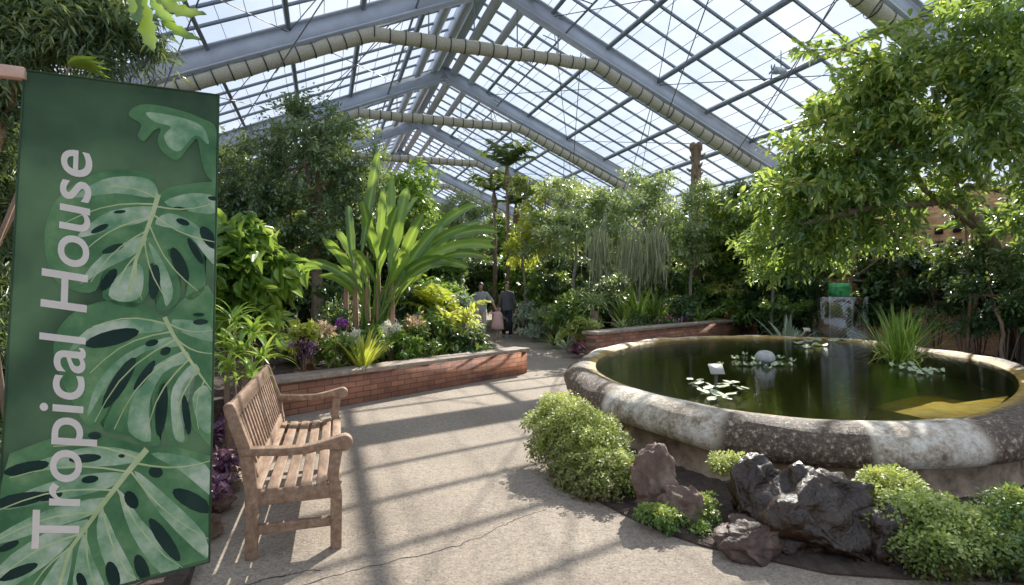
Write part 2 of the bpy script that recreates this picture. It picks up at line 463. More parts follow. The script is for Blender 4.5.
def roof(b, d, dz=0.0):
    return hall(b, d, RZ - SL * abs(b - RB) + dz)


UPR = {s: Vector((SL * s * ca, SL * s * sa, 1)).normalized() for s in (-1, 1)}
EAVE = RZ - SL * HALF

mb = MB()
S0 = 40
mb.add([(-S0, -12, 0), (S0, -12, 0), (S0, 60, 0), (-S0, 60, 0)], [(0, 1, 2, 3)])
fl = props(mb.build('floor', M['floor']), kind='structure')
mb = MB()
for px_line in ([(300, 585), (352, 571), (395, 560), (430, 553), (455, 546), (480, 537), (502, 526), (520, 518), (552, 508)],
                [(232, 590), (262, 580), (300, 572), (325, 569)]):
    P = [G(x, y, 0.0015) for x, y in px_line]
    Q = []
    for i in range(len(P) - 1):
        for k in range(6):
            q = P[i].lerp(P[i + 1], k / 6); q += Vector((random.uniform(-.012, .012), random.uniform(-.012, .012), 0)); Q.append(q)
    for i in range(len(Q) - 1):
        wv = random.uniform(0.002, 0.005)
        a, c = Q[i], Q[i + 1]; s = (c - a).cross(Vector((0, 0, 1))).normalized() * wv
        mb.add([tuple(a - s), tuple(a + s), tuple(c + s), tuple(c - s)], [(0, 1, 2, 3)])
mb.build('crack', M['hole'], fl)

# glass skin
for k, s in enumerate((-1, 1)):
    mb = MB()
    mb.add([roof(RB, dmin, .12), roof(RB + s * HALF, dmin, .12), roof(RB + s * HALF, dmax, .12), roof(RB, dmax, .12)], [(0, 1, 2, 3)])
    c = props(mb.build('ceiling', M['glass']), kind='structure')
    # glazing bars and thin pane joints
    g = MB(); nb = 8
    i = 0; d = dmin
    while d <= dmax + 0.01:
        if i % nb: g.beam(roof(RB, d, .02), roof(RB + s * HALF, d, .02), .04, .065, UPR[s])
        i += 1; d = dmin + i * DS / nb
    g.build('glazing_bars', M['steel_dark'], c)
    g = MB()
    for j in range(1, 19):
        b = RB + s * j * HALF / 19
        g.beam(roof(b, dmin, .1), roof(b, dmax, .1), .012, .012, UPR[s])
    g.build('pane_joints', M['steel_dark'], c)

tn = [0]


def trim(mbx, mat, **k):
    tn[0] += 1
    return props(mbx.build('trim_%d' % tn[0], mat, **k), kind='structure')


# frames: rafters, each with a long roll of shade cloth strapped underneath
for fi in range(-1, 6):
    d = D0 + fi * DS
    mb = MB()
    for s in (-1, 1):
        mb.beam(roof(RB - s * .05, d, -.30), roof(RB + s * HALF, d, -.30), .10, .46, UPR[s])
        for q in (-.08, -.52):
            mb.beam(roof(RB, d, q), roof(RB + s * HALF, d, q), .26, .035, UPR[s])
        mb.beam(hall(RB + s * HALF, d, 0), hall(RB + s * HALF, d, EAVE), .24, .24, (1, 0, 0))
    fr = trim(mb, M['steel'])
    path = [roof(RB - HALF, d, -.74), roof(RB - 2.85, d, -.74), roof(RB + 2.75, d, -.74), roof(RB + HALF, d, -.74)]
    pts = []
    for a, c in zip(path[:-1], path[1:]):
        m_ = max(2, int((c - a).length / .35))
        pts += [a.lerp(c, t / m_) for t in range(m_)]
    pts.append(path[-1])
    r_ = MB(); r_.tube([p + Vector((0, 0, random.uniform(-.012, .012))) for p in pts], [.155 + random.uniform(-.012, .012) for _ in pts], 12)
    r_.build('shade_roll', M['roll'], fr, smooth=True)
    s_ = MB()
    for i in range(1, len(pts) - 1):
        t = (pts[i + 1] - pts[i]).normalized()
        s_.tube([pts[i] - t * .016, pts[i] + t * .016], .172, 12, cap=False)
    s_.build('straps', M['strap'], fr)
    h_ = MB()
    for q in (-1.6, -.5, .6, 1.7):
        top = roof(RB + q, d, -.4); h_.tube([top, hall(RB + q, d, path[1].z + .1)], .018, 6)
    h_.build('hangers', M['steel_dark'], fr)

# purlins
for s in (-1, 1):
    for j in (1, 2, 3, 4, 5):
        b = RB + s * j * 1.55
        mb = MB(); mb.beam(roof(b, dmin, -.10), roof(b, dmax, -.10), .085, .13, UPR[s]); trim(mb, M['steel_dark'])
    for q, ww in ((.35, .26), (.95, .20)):
        mb = MB(); mb.beam(roof(RB + s * q, dmin, -.08), roof(RB + s * q, dmax, -.08), ww, .2, UPR[s]); trim(mb, M['steel'])
    mb = MB(); b = RB + s * 1.9                                  # truss-like pair of rods beside the purlin
    mb.tube([roof(b, dmin, -.42), roof(b, dmax, -.42)], .03, 6)
    q = dmin
    while q < dmax: mb.tube([roof(b, q, -.42), roof(b - s * .2, q + .5, -.14)], .016, 5, cap=False); q += 1.0
    trim(mb, M['steel_dark'])
mb = MB(); mb.beam(roof(RB, dmin, -.05), roof(RB, dmax, -.05), .3, .15); trim(mb, M['steel'])

# cross bracing rods
for fi in range(-2, 5):
    for s in (-1, 1):
        mb = MB(); d = D0 + fi * DS
        for j in (0, 2):
            b0, b1 = RB + s * (1.55 * (1 + j)), RB + s * (1.55 * (3 + j))
            mb.tube([roof(b0, d, -.2), roof(b1, d + DS, -.2)], .012, 5)
            mb.tube([roof(b1, d, -.2), roof(b0, d + DS, -.2)], .012, 5)
        for q in (2.4, 4.6):
            mb.tube([roof(RB + s * q, d + .1, -.5), roof(RB + s * (q + 2.5), d + DS, -1.0)], .014, 5)
        trim(mb, M['wire'])


def wall(name, b0, d0, b1, d1, z0, z1, mat, th=.2, parent=None, struct=True):
    """upright slab whose long axis is its own x axis"""
    p0, p1 = hall(b0, d0, z0), hall(b1, d1, z0)
    L = (p1 - p0).length
    mb = MB(); mb.box((L / 2, 0, (z1 - z0) / 2), (L, th, z1 - z0))
    o = mb.build(name, mat, parent); o.location = p0
    v = p1 - p0; o.rotation_euler = (0, 0, math.atan2(v.y, v.x))
    if struct: o['kind'] = 'structure'
    return o, L


BW = RB + HALF + .05
o, L = wall('wall_right', BW, dmin, BW, dmax, 0, 3.6, M['brick_wall'])
h_ = MB(); x = 0.4                                             # rows of openings in the brickwork
while x < L - .4:
    for k, z in enumerate((1.0, 1.3, 1.6, 2.5, 2.8)):
        if (int(x / .38) // 3) % 2: h_.box((x, .115, z), (.17, .03, .14))
    x += .38
h_.build('openings', M['hole'], o)
wall('wall_left', RB - HALF - .05, dmax, RB - HALF - .05, dmin, 0, 2.4, M['brick_wall'])
wall('wall_back', RB - HALF, dmax, RB + HALF, dmax, 0, 3.2, M['brick_wall'])


def glass_wall(name, b0, d0, b1, d1, z0, zf, step=.73):
    p0, p1 = Vector((b0, d0, 0)), Vector((b1, d1, 0))
    n_ = 20; mb = MB(); q = MB()
    for i in range(n_):
        a, c = p0.lerp(p1, i / n_), p0.lerp(p1, (i + 1) / n_)
        mb.add([hall(a.x, a.y, z0), hall(c.x, c.y, z0), hall(c.x, c.y, zf(c.x)), hall(a.x, a.y, zf(a.x))], [(0, 1, 2, 3)])
    o = props(mb.build(name, M['glass']), kind='structure')
    L = (p1 - p0).length; m_ = int(L / step)
    for i in range(m_ + 1):
        a = p0.lerp(p1, i / m_); q.beam(hall(a.x, a.y, z0), hall(a.x, a.y, zf(a.x)), .06, .08, (1, 0, 0))
    z = z0
    while z < max(zf(b0), zf((b0 + b1) / 2)):
        pts = [p0.lerp(p1, i / 40) for i in range(41)]
        pts = [a for a in pts if zf(a.x) >= z - .01]
        if len(pts) > 1: q.beam(hall(pts[0].x, pts[0].y, z), hall(pts[-1].x, pts[-1].y, z), .06, .08)
        z += 1.6
    q.build('window_frame', M['steel_dark'], o)


glass_wall('window_1', BW, dmin, BW, dmax, 3.6, lambda b: EAVE + .05)
glass_wall('window_2', RB - HALF - .05, dmin, RB - HALF - .05, dmax, 2.4, lambda b: EAVE + .05)
glass_wall('window_3', RB - HALF, dmax, RB + HALF, dmax, 3.2, lambda b: RZ - SL * abs(b - RB) + .1)

# small fixture hanging from the roof bars on the right
fx = empty('hanging_fan', at(781, 70, 12.4), 'small grey fan hung under the glass roof bars at the right', 'fan')
q = MB(); q.tube([(0, 0, 0.0), (0, 0, .45)], .012, 6); q.build('hanger', M['wire'], fx)
q = MB(); q.tube([(-.16, -.02, -.02), (.10, .02, -.02)], [.09, .07], 10); q.build('motor', M['steel'], fx, smooth=True)
q = MB()
for k in range(5):
    a = k * 1.257; q.box((-.2, .09 * math.cos(a), -.02 + .09 * math.sin(a)), (.01, .14, .05), Matrix.Rotation(a, 4, 'X'))
q.build('blades', M['steel_dark'], fx)


# ------------------------------------------------------------------ planting beds
def poly_struct(name, pts, z, mat, sub=0.25, h=0.05):
    """filled outline with a lumpy top"""
    bm = bmesh.new()
    vs = [bm.verts.new((p[0], p[1], z)) for p in pts]
    bm.faces.new(vs)
    bmesh.ops.triangulate(bm, faces=bm.faces[:])
    for _ in range(40):
        es = [e for e in bm.edges if e.calc_length() > max(sub, .03 * (e.verts[0].co.y))]
        if not es: break
        bmesh.ops.subdivide_edges(bm, edges=es, cuts=1)
        bmesh.ops.triangulate(bm, faces=bm.faces[:])
        if len(bm.verts) > 30000: break
    for v in bm.verts:
        if not v.is_boundary: v.co.z += random.uniform(0, h)
    r = bmesh.ops.extrude_edge_only(bm, edges=[e for e in bm.edges if e.is_boundary])
    for g_ in r['geom']:
        if isinstance(g_, bmesh.types.BMVert): g_.co.z = 0.0
    bmesh.ops.recalc_face_normals(bm, faces=bm.faces[:])
    me = bpy.data.meshes.new(name); bm.to_mesh(me); bm.free(); me.materials.append(mat)
    o = bpy.data.objects.new(name, me); COL.objects.link(o); o['kind'] = 'structure'
    return o


W0, W1 = Vector((-2.72, 6.15, 0)), Vector((.26, 9.58, 0))     # front foot of the near planter wall
wd = (W1 - W0).normalized(); wn = Vector((-wd.y, wd.x, 0))
lbed = [W0 + wn * .1, W1 + wn * .1, G(499, 366) + Vector((0, .3, 0)), G(484, 352), G(478, 342), G(470, 336), (-1.6, 26, 0), (-2, 32, 0), (-15, 34, 0), (-12, 14, 0), (-7, 5.0, 0), (-5.5, 3.5, 0), G(243, 425)]
poly_struct('planting_bed', lbed, .30, M['soil'], .35, .08)
lb2 = [(-2.75, 6.1, 0), G(243, 423), G(238, 455), G(226, 492), G(206, 530), G(190, 585), (-1.35, 1.5, 0), (-3.5, 1.0, 0), (-6, 3.6, 0)]
poly_struct('planting_bed', lb2, .06, M['soil'], .2, .05)
rbed = [G(552, 338), G(575, 346), G(600, 351), (1.9, 9.2, 0), (3.0, 10.6, 0), (4.6, 11.0, 0), (6.6, 10.6, 0), (7.4, 8.5, 0), (6.9, 5.6, 0), (9.6, 5.0, 0), (12, 14, 0), (9, 26, 0), (1.2, 27, 0), (-.2, 24, 0), G(528, 333)]
poly_struct('planting_bed', rbed, .06, M['soil'], .35, .07)


def brick_planter(name, p0, p1, h, label, z0=0.0):
    p0, p1 = Vector(p0), Vector(p1)
    L = (p1 - p0).length
    t = empty(name, p0, label, 'wall', rz=math.atan2((p1 - p0).y, (p1 - p0).x))
    q = MB(); q.box((L / 2, .12, (h - .05) / 2), (L, .24, h - .05)); q.build('brick_face', M['brick'], t)
    q = MB(); x = -.03
    while x < L + .02:
        w_ = min(.62, L + .03 - x)
        q.box((x + w_ / 2, .13, h - .025), (w_ - .004, .36, .055)); x += w_
    bevel(q.build('stone_cap', M['cap'], t), .008)
    return t


poly_struct('planting_bed', [(1.8, 10.34, 0), (6.72, 15.3, 0), (8.2, 15.6, 0), (8.6, 20, 0), (6.5, 20, 0), (3.6, 13.2, 0), (2.1, 11.0, 0)], .52, M['soil'], .35, .08)
brick_planter('planter_wall', W0, W1, .44, 'low red brick planter wall with flat stone cap behind the wooden bench')
brick_planter('planter_wall', (1.52, 9.84, 0), (6.82, 15.14, 0), .70, 'low red brick planter wall with stone cap beyond the round pond')

# ------------------------------------------------------------------ the pond
inner_px = [(595, 365), (603, 376), (640, 390), (700, 404), (760, 416.5), (850, 421), (920, 420), (968, 416), (1000, 404), (1020, 389), (1012, 372), (975, 359), (925, 351),
            (850, 341), (770, 338), (700, 338.5), (640, 344), (605, 355)]
ZW = 0.49
ctrl = [np.array(G(x, y, ZW)[:2]) for x, y in inner_px]


def closed_spline(P, n):
    out = []; m = len(P)
    for i in range(m):
        a, b, c, d = P[i - 1], P[i], P[(i + 1) % m], P[(i + 2) % m]
        for k in range(n):
            t = k / n
            out.append(.5 * ((2 * b) + (-a + c) * t + (2 * a - 5 * b + 4 * c - d) * t * t + (-a + 3 * b - 3 * c + d) * t ** 3))
    return np.array(out)


def smooth_closed(P, it):
    for _ in range(it): P = (np.roll(P, 1, 0) + 2 * P + np.roll(P, -1, 0)) / 4
    return P


C0 = smooth_closed(closed_spline(ctrl, 14), 40)
# even spacing
seg = np.linalg.norm(np.roll(C0, -1, 0) - C0, axis=1); cum = np.concatenate([[0], np.cumsum(seg)])
NP = 260
tt = np.linspace(0, cum[-1], NP, endpoint=False)
C0c = np.vstack([C0, C0[:1]])
CI = np.stack([np.interp(tt, cum, C0c[:, 0]), np.interp(tt, cum, C0c[:, 1])], 1)
tan = np.roll(CI, -1, 0) - np.roll(CI, 1, 0); tan /= np.linalg.norm(tan, axis=1)[:, None]
nor = np.stack([tan[:, 1], -tan[:, 0]], 1)
cen = CI.mean(0)
if ((CI - cen) * nor).sum() < 0: nor = -nor
if (np.roll(CI, -1, 0)[:, 1] * CI[:, 0] - np.roll(CI, -1, 0)[:, 0] * CI[:, 1]).sum() < 0:
    CI, nor = CI[::-1].copy(), nor[::-1].copy()
prof = [(-.02, .42), (-.012, .45), (-.006, .47), (0, ZW), (.03, .50), (.08, .515), (.15, .525), (.22, .52), (.29, .49), (.35, .435), (.385, .36), (.38, .295), (.34, .245), (.28, .225), (.20, .225)]


def sweep(prof, jit, name, mat, parent, vals=None):
    q = MB(); V = []; val = []
    m = len(prof)
    ph = RNG.uniform(0, 6, 8)
    for i in range(NP):
        th = i / NP * 2 * math.pi
        for j, (r_, z_) in enumerate(prof):
            dr = jit * (math.sin(9 * th + ph[0] + j * .4) + .7 * math.sin(17 * th + ph[1] - j * .3) + .5 * math.sin(31 * th + ph[2] + j * .8)) + RNG.uniform(-.3, .3) * jit
            k = 1 if 4 <= j else 0
            V.append((CI[i, 0] + nor[i, 0] * (r_ + dr * k), CI[i, 1] + nor[i, 1] * (r_ + dr * k), z_ + dr * .6 * k))
            val.append(j / (m - 1) if vals is None else vals[j])
    Fc = [(i * m + j, ((i + 1) % NP) * m + j, ((i + 1) % NP) * m + j + 1, i * m + j + 1) for i in range(NP) for j in range(m - 1)]
    q.add(V, Fc, val)
    return q.build(name, mat, parent, smooth=True)


pond = empty('garden_pond', (0, 0, 0), 'large raised oval pond with thick crusted stone rim and dark green water', 'pond')
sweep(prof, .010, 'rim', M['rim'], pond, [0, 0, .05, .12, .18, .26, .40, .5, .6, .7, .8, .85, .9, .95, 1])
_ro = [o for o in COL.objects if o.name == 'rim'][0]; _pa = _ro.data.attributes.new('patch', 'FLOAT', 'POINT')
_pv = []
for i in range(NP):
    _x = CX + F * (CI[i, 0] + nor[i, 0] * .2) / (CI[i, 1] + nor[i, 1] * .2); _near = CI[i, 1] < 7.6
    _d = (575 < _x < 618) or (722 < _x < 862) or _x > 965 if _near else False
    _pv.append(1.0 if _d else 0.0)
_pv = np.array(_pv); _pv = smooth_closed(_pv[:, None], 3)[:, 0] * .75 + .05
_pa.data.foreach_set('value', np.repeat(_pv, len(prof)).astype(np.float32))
sweep([(.27, .26), (.25, .18), (.25, .08), (.30, 0.0)], .012, 'wall', M['pool_wall'], pond)
sweep([(-.05, .14), (-.05, .25), (-.03, .40), (-.015, .43)], .0, 'basin_wall', M['pool_floor'], pond)
q = MB(); q.add([(p[0], p[1], .16) for p in CI], [list(range(NP))]); q.build('basin_floor', M['pool_floor'], pond)
q = MB(); q.add([(p[0] + n_[0] * .005, p[1] + n_[1] * .005, ZW) for p, n_ in zip(CI, nor)], [list(range(NP))]); q.build('water', M['water'], pond)
lp = [(872, 407), (888, 402), (912, 396), (935, 395), (960, 400), (985, 403), (1008, 396), (1000, 404), (985, 411), (962, 417), (930, 419.5), (905, 414)]
q = MB(); P = [G(x, y, .492) for x, y in lp]; cc = sum(P, Vector()) / len(P)
V = [tuple(cc)] + [tuple(p - Vector((0, 0, .006 if i < 6 else 0))) for i, p in enumerate(P)]
V += [(p.x + (p.x - cc.x) * .35, p.y + (p.y - cc.y) * .35, .1) for p in P]
m_ = len(P)
q.add(V, [(0, 1 + i, 1 + (i + 1) % m_) for i in range(m_)])
q.f.append(np.array([(1 + i, 1 + (i + 1) % m_, 1 + m_ + (i + 1) % m_, 1 + m_ + i) for i in range(m_)])); q.mi.append(np.zeros(m_))
q.build('silt_ledge', M['ledge'], pond)

# dark ground round the pond foot
foot_px = [(541, 448), (548, 466), (568, 484), (600, 503), (635, 521), (668, 535), (700, 546), (735, 555), (770, 562), (830, 575), (900, 580), (1024, 583)]
ring = [G(x, y) for x, y in foot_px] + [Vector((3.4, 2.9, 0)), Vector((5.2, 3.6, 0)), Vector((6.2, 5, 0)), Vector((5.0, 6, 0)), Vector((2.5, 6, 0)), Vector((1.1, 6.5, 0))]
poly_struct('planting_bed', ring, .012, M['soil'], .15, .02)


# ------------------------------------------------------------------ rocks
def rock_mesh(q, c, s, seed, sub=5, amp=.6):
    bm = bmesh.new(); bmesh.ops.create_icosphere(bm, subdivisions=sub, radius=1)
    rr = random.Random(seed)
    planes = [(Vector((rr.gauss(0, 1), rr.gauss(0, 1), rr.gauss(0, 1))).normalized(), rr.uniform(.55, .9)) for _ in range(16)]
    from mathutils import noise as mn
    off = Vector((seed * 3.1, seed * 1.7, 0))
    for v in bm.verts:
        p = v.co.copy()
        for n_, d_ in planes:
            k = p.dot(n_) - d_
            if k > 0: p -= n_ * k * .92
        p += p.normalized() * mn.fractal(v.co * 1.6 + off, .8, 2.1, 5) * amp * .35
        p += Vector((mn.noise(v.co * 4 + off), mn.noise(v.co * 4 - off), mn.noise(v.co * 4 + off * 2))) * .035 + p.normalized() * mn.noise(v.co * 8 + off) * .022
        v.co = Vector((p.x * s[0], p.y * s[1], p.z * s[2])) + Vector(c)
    bm.verts.index_update()
    q.add([tuple(v.co) for v in bm.verts], [[v.index for v in f.verts] for f in bm.faces])
    bm.free()


def rock(c, s, seed, mat, label, rz=0, group=None, smooth=True, tilt=0):
    q = MB(); rock_mesh(q, (0, 0, 0), s, seed)
    o = q.build('rock', mat, smooth=smooth); o.location = c; o.rotation_euler = (0, tilt, rz)
    return props(o, label, 'rock', group)


rock(at(653, 482, 3.62), (.185, .17, .26), 3, M['rock'], 'tall reddish grey boulder leaning on the pond beside the fern bush', .4, tilt=-.22)
rock(at(684, 508, 3.42), (.14, .15, .19), 5, M['rock'], 'brown boulder leaning low against the tall boulder by the pond', .9, tilt=-.5)
rock(at(752, 537, 3.04), (.24, .20, .14), 9, M['rock_brown'], 'low dark brown rock on the ground in front of the pond', .2, tilt=.2)
rock(at(760, 498, 3.34), (.26, .24, .27), 12, M['rock_wet'], 'dark wet rock under the pond rim above the low brown rock', 0)
rock(at(826, 522, 3.14), (.50, .36, .36), 14, M['rock_wet'], 'largest black wet boulder with water trickling under the pond rim', .3)
rock(at(884, 538, 2.95), (.2, .2, .2), 19, M['rock_wet'], 'wet brown rock between the black boulder and the maidenhair fern', .6)
rock(at(965, 560, 3.05), (.48, .22, .13), 23, M['rock_wet'], 'flat wet rock beneath the maidenhair fern', 0)
for i, (px, py) in enumerate([(222, 512), (230, 494), (236, 474), (241, 458), (246, 442), (250, 428), (213, 538)]):
    p = G(px, py)
    rock(p + Vector((-.06, 0, .07)), (.10, .13, .09), 30 + i, M['rock'], 'brown edging stone bordering the bed behind the bench', random.uniform(0, 3), 'edging stones behind the bench')
for i, (px, py, s) in enumerate([(945, 338, .26), (978, 335, .34), (1008, 338, .28), (915, 333, .2)]):
    p = G(px, py + 12, .06) + Vector((.5, 0.2, .03))
    rock(p, (s * 1.5, s, s * .55), 50 + i, M['rock'], 'dull brown boulder on dark soil beyond the right pond rim', i, 'boulders beyond the right pond rim')


# ------------------------------------------------------------------ foliage generators
def norm(a): return a / np.maximum(np.linalg.norm(a, axis=1), 1e-9)[:, None]


TM = {
    'diamond': ([(0, 0, 0), (.42, .5, .07), (1, 0, -.05), (.42, -.5, .07)], [(0, 2, 1), (0, 3, 2)]),
    'oval': ([(0, 0, 0), (.22, .38, .05), (.58, .42, .05), (1, 0, -.16), (.58, -.42, .05), (.22, -.38, .05), (.3, 0, 0), (.65, 0, -.03)],
             [(0, 6, 1), (1, 6, 7), (1, 7, 2), (2, 7, 3), (0, 5, 6), (5, 7, 6), (5, 4, 7), (4, 3, 7)]),
    'heart': ([(.08, 0, 0), (-.05, .25, .03), (.15, .52, .06), (.55, .42, .02), (1, 0, -.22), (.55, -.42, .02), (.15, -.52, .06), (-.05, -.25, .03), (.5, 0, -.05)],
              [(0, 1, 2), (0, 2, 8), (8, 2, 3), (8, 3, 4), (0, 7, 6), (0, 6, 8), (8, 6, 5), (8, 5, 4)]),
}


def leaves(q, P, D, N, L, W, tmpl='diamond', val=None, mi=0):
    n = len(P)
    D = norm(D); Y = norm(np.cross(N, D)); Z = np.cross(D, Y)
    tv, tf = TM[tmpl]; tv = np.array(tv); k = len(tv)
    L = np.broadcast_to(L, n)[:, None]; W = np.broadcast_to(W, n)[:, None]
    V = (P[:, None, :] + D[:, None, :] * (tv[None, :, 0] * L)[..., None] + Y[:, None, :] * (tv[None, :, 1] * W)[..., None] + Z[:, None, :] * (tv[None, :, 2] * L)[..., None])
    Fc = (np.array(tf)[None] + (np.arange(n) * k)[:, None, None]).reshape(-1, 3)
    if val is None: val = RNG.beta(2.2, 2.6, n)
    q.add(V.reshape(-1, 3), Fc, np.repeat(val, k), mi)


def rdir(n): return norm(RNG.normal(size=(n, 3)))


def crown(q, blobs, ntw, lpt, L, W, tw=.3, tmpl='diamond', droop=.25, shell=.45, clump=True):
    """blobs: (x,y,z,rx,ry,rz); twigs of leaves in each, denser toward the outside"""
    B = np.array(blobs); vol = (B[:, 3] * B[:, 4] * B[:, 5]) ** .75; pr = vol / vol.sum()
    idx = RNG.choice(len(B), ntw, p=pr)
    K = 13; nb_ = len(B)
    sc_d = rdir(nb_ * K); sc_r = shell * .8 + (1.0 - shell * .8) * RNG.uniform(0, 1, nb_ * K) ** .5
    SCn = sc_d * sc_r[:, None]; sub = idx * K + RNG.integers(0, K, ntw)
    loc_ = SCn[sub] + RNG.normal(size=(ntw, 3)) * np.array([.17, .17, .12])
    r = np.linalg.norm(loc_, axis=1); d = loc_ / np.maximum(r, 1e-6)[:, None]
    P = B[idx, :3] + loc_ * B[idx, 3:6]
    T = norm(d + .7 * rdir(ntw) + np.array([0, 0, .15]))
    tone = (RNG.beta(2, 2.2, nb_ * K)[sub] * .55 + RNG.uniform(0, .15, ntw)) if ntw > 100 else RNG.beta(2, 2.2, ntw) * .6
    for k in range(lpt):
        f = (k + .5) / lpt
        pos = P + T * (tw * (f - .5)) - np.array([0, 0, 1]) * (droop * .4 * tw * f * f)
        side = norm(np.cross(T, rdir(ntw)))
        D = norm(T * .55 + side * (1 if k % 2 else -1) * .9 - np.array([0, 0, droop]))
        N = norm(np.array([0, 0, 1.]) + .7 * rdir(ntw))
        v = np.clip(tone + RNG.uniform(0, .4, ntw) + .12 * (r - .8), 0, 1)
        leaves(q, pos, D, N, L * RNG.uniform(.7, 1.2, ntw), W * RNG.uniform(.8, 1.15, ntw), tmpl, v)


def branches(q, base, top, blobs, r0, n_sub=5, seed=1):
    rr = random.Random(seed)
    base, top = Vector(base), Vector(top)
    m = 5; pts = [base.lerp(top, i / m) + Vector((rr.uniform(-.06, .06), rr.uniform(-.06, .06), 0)) * (0 if i == 0 else 1) for i in range(m + 1)]
    q.tube(pts, [r0 * (1.25 if i == 0 else 1 - .35 * i / m) for i in range(m + 1)], 9)
    for b in blobs:
        c = Vector(b[:3]); st = pts[rr.choice((-1, -1, -2))]
        mid = st.lerp(c, .5) + Vector((rr.uniform(-.15, .15), rr.uniform(-.15, .15), rr.uniform(-.05, .2)))
        q.tube([st, mid, c], [r0 * .5, r0 * .36, r0 * .22], 6)
        for _ in range(n_sub):
            d = Vector((rr.gauss(0, 1), rr.gauss(0, 1), rr.gauss(.2, 1))).normalized()
            e = c + Vector((d.x * b[3], d.y * b[4], d.z * b[5])) * .85
            s = mid.lerp(c, rr.uniform(.4, 1))
            q.tube([s, s.lerp(e, .5) + Vector((0, 0, .05)), e], [r0 * .2, r0 * .12, r0 * .04], 5, cap=False)


def blades(q, P, az, el, L, W, droop, seg=7, val=None, fold=.12, wp=.9, wig=0.0, base_w=.35, mi=0):
    """arching strap leaves; arrays of base points, compass, start elevation"""
    n = len(az); P = np.broadcast_to(np.array(P, float), (n, 3)).copy()
    L = np.broadcast_to(L, n); W = np.broadcast_to(W, n); droop = np.broadcast_to(droop, n); el = np.broadcast_to(el, n)
    h = np.stack([np.cos(az), np.sin(az), np.zeros(n)], 1); side = np.stack([-np.sin(az), np.cos(az), np.zeros(n)], 1)
    V = np.zeros((n, seg + 1, 3, 3)); cur = P.copy()
    for i in range(seg + 1):
        t = i / seg; e = el - droop * t ** 1.3
        d = h * np.cos(e)[:, None] + np.array([0, 0, 1.]) * np.sin(e)[:, None]
        up = -h * np.sin(e)[:, None] + np.array([0, 0, 1.]) * np.cos(e)[:, None]
        wv = W * (base_w + (1 - base_w) * math.sin(math.pi * min(1, t * .95 + .04)) ** wp) * (1 - t ** 5)
        V[:, i, 0] = cur + side * (wv / 2)[:, None] + up * (fold * wv)[:, None]
        V[:, i, 1] = cur
        V[:, i, 2] = cur - side * (wv / 2)[:, None] + up * (fold * wv)[:, None]
        cur = cur + d * (L / seg)[:, None] + side * (wig * L * math.sin(t * 5))[:, None]
    Fc = []
    for i in range(seg):
        a = i * 3
        Fc += [(a, a + 3, a + 4, a + 1), (a + 1, a + 4, a + 5, a + 2)]
    Fc = (np.array(Fc)[None] + (np.arange(n) * (seg + 1) * 3)[:, None, None]).reshape(-1, 4)
    if val is None: val = RNG.uniform(.15, .95, n)
    q.add(V.reshape(-1, 3), Fc, np.repeat(val, (seg + 1) * 3), mi)
    return cur


def fronds(q, P, az, el, L, droop, nl=16, ll=.3, lw=.03, val=None, taper=True, rach=.012, start=.12, ang=1.0, ldroop=.25):
    """feather fronds"""
    P = np.array(P, float)
    for k in range(len(az)):
        a = az[k]; h = np.array([math.cos(a), math.sin(a), 0]); side = np.array([-math.sin(a), math.cos(a), 0])
        Lk = L[k] if not np.isscalar(L) else L
        p0 = P if P.ndim == 1 else P[k]
        pts = [p0.copy()]; dirs = []; cur = p0.copy(); m = nl * 2
        for i in range(m + 1):
            t = i / m; e = el[k] - droop * t ** 1.3
            d = h * math.cos(e) + np.array([0, 0, math.sin(e)])
            dirs.append(d); cur = cur + d * Lk / m; pts.append(cur.copy())
        q.tube([pts[i] for i in range(0, len(pts), 3)], [rach * (1 - .8 * i / len(pts)) for i in range(0, len(pts), 3)], 4, val=.8, cap=False)
        ids = [i for i in range(int(start * m), m)]
        Pp = np.array([pts[i] for i in ids for s in (1, -1)])
        t = np.array([i / m for i in ids for s in (1, -1)])
        sg = np.array([s for i in ids for s in (1, -1)])
        dd = np.array([dirs[i] for i in ids for s in (1, -1)])
        prof_ = np.sin(np.pi * np.clip((t - start) / (1 - start) * .88 + .12, 0, 1)) ** .6 if taper else np.ones(len(t))
        D = norm(side[None] * sg[:, None] * ang + dd * .55 - np.array([0, 0, ldroop]) + RNG.normal(size=(len(t), 3)) * .07)
        N = norm(np.array([0, 0, 1.]) + .3 * rdir(len(t)))
        v0 = (val if val is not None else RNG.uniform(.2, .9))
        leaves(q, Pp, D, N, ll * prof_, lw, 'diamond', np.clip(v0 + RNG.uniform(-.12, .12, len(t)), 0, 1))


def plant(name, q, mat, label, cat, loc=(0, 0, 0), extra=None, group=None, part='foliage'):
    t = empty(name, loc, label, cat, group)
    q.build(part, mat, t)
    if extra:
        for nm, qq, mm in extra: qq.build(nm, mm, t, smooth=(nm in ('trunk', 'pot', 'stem')))
    return t


def tree(name, label, base, top, blobs, mat, ntw, lpt, L, W, r0=.08, bark='bark', tmpl='diamond', tw=.3, droop=.25, shell=.45, group=None, seed=1, cat='tree'):
    base = Vector(base)
    q = MB(); lb = [(b[0] - base.x, b[1] - base.y, b[2] - base.z, *b[3:]) for b in blobs]
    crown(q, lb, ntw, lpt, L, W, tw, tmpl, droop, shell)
    t = MB(); branches(t, (0, 0, 0), Vector(top) - base, lb, r0, seed=seed)
    return plant(name, q, M[mat], label, cat, base, [('trunk', t, M[bark])], group)


def blob(px, py, Y, rpx, rpy=None, ry=None):
    p = at(px, py, Y); rx = rpx * Y / F; rz = (rpy or rpx) * Y / F
    return (p.x, p.y, p.z, rx, ry or (rx + rz) / 2, rz)


ZB = .30
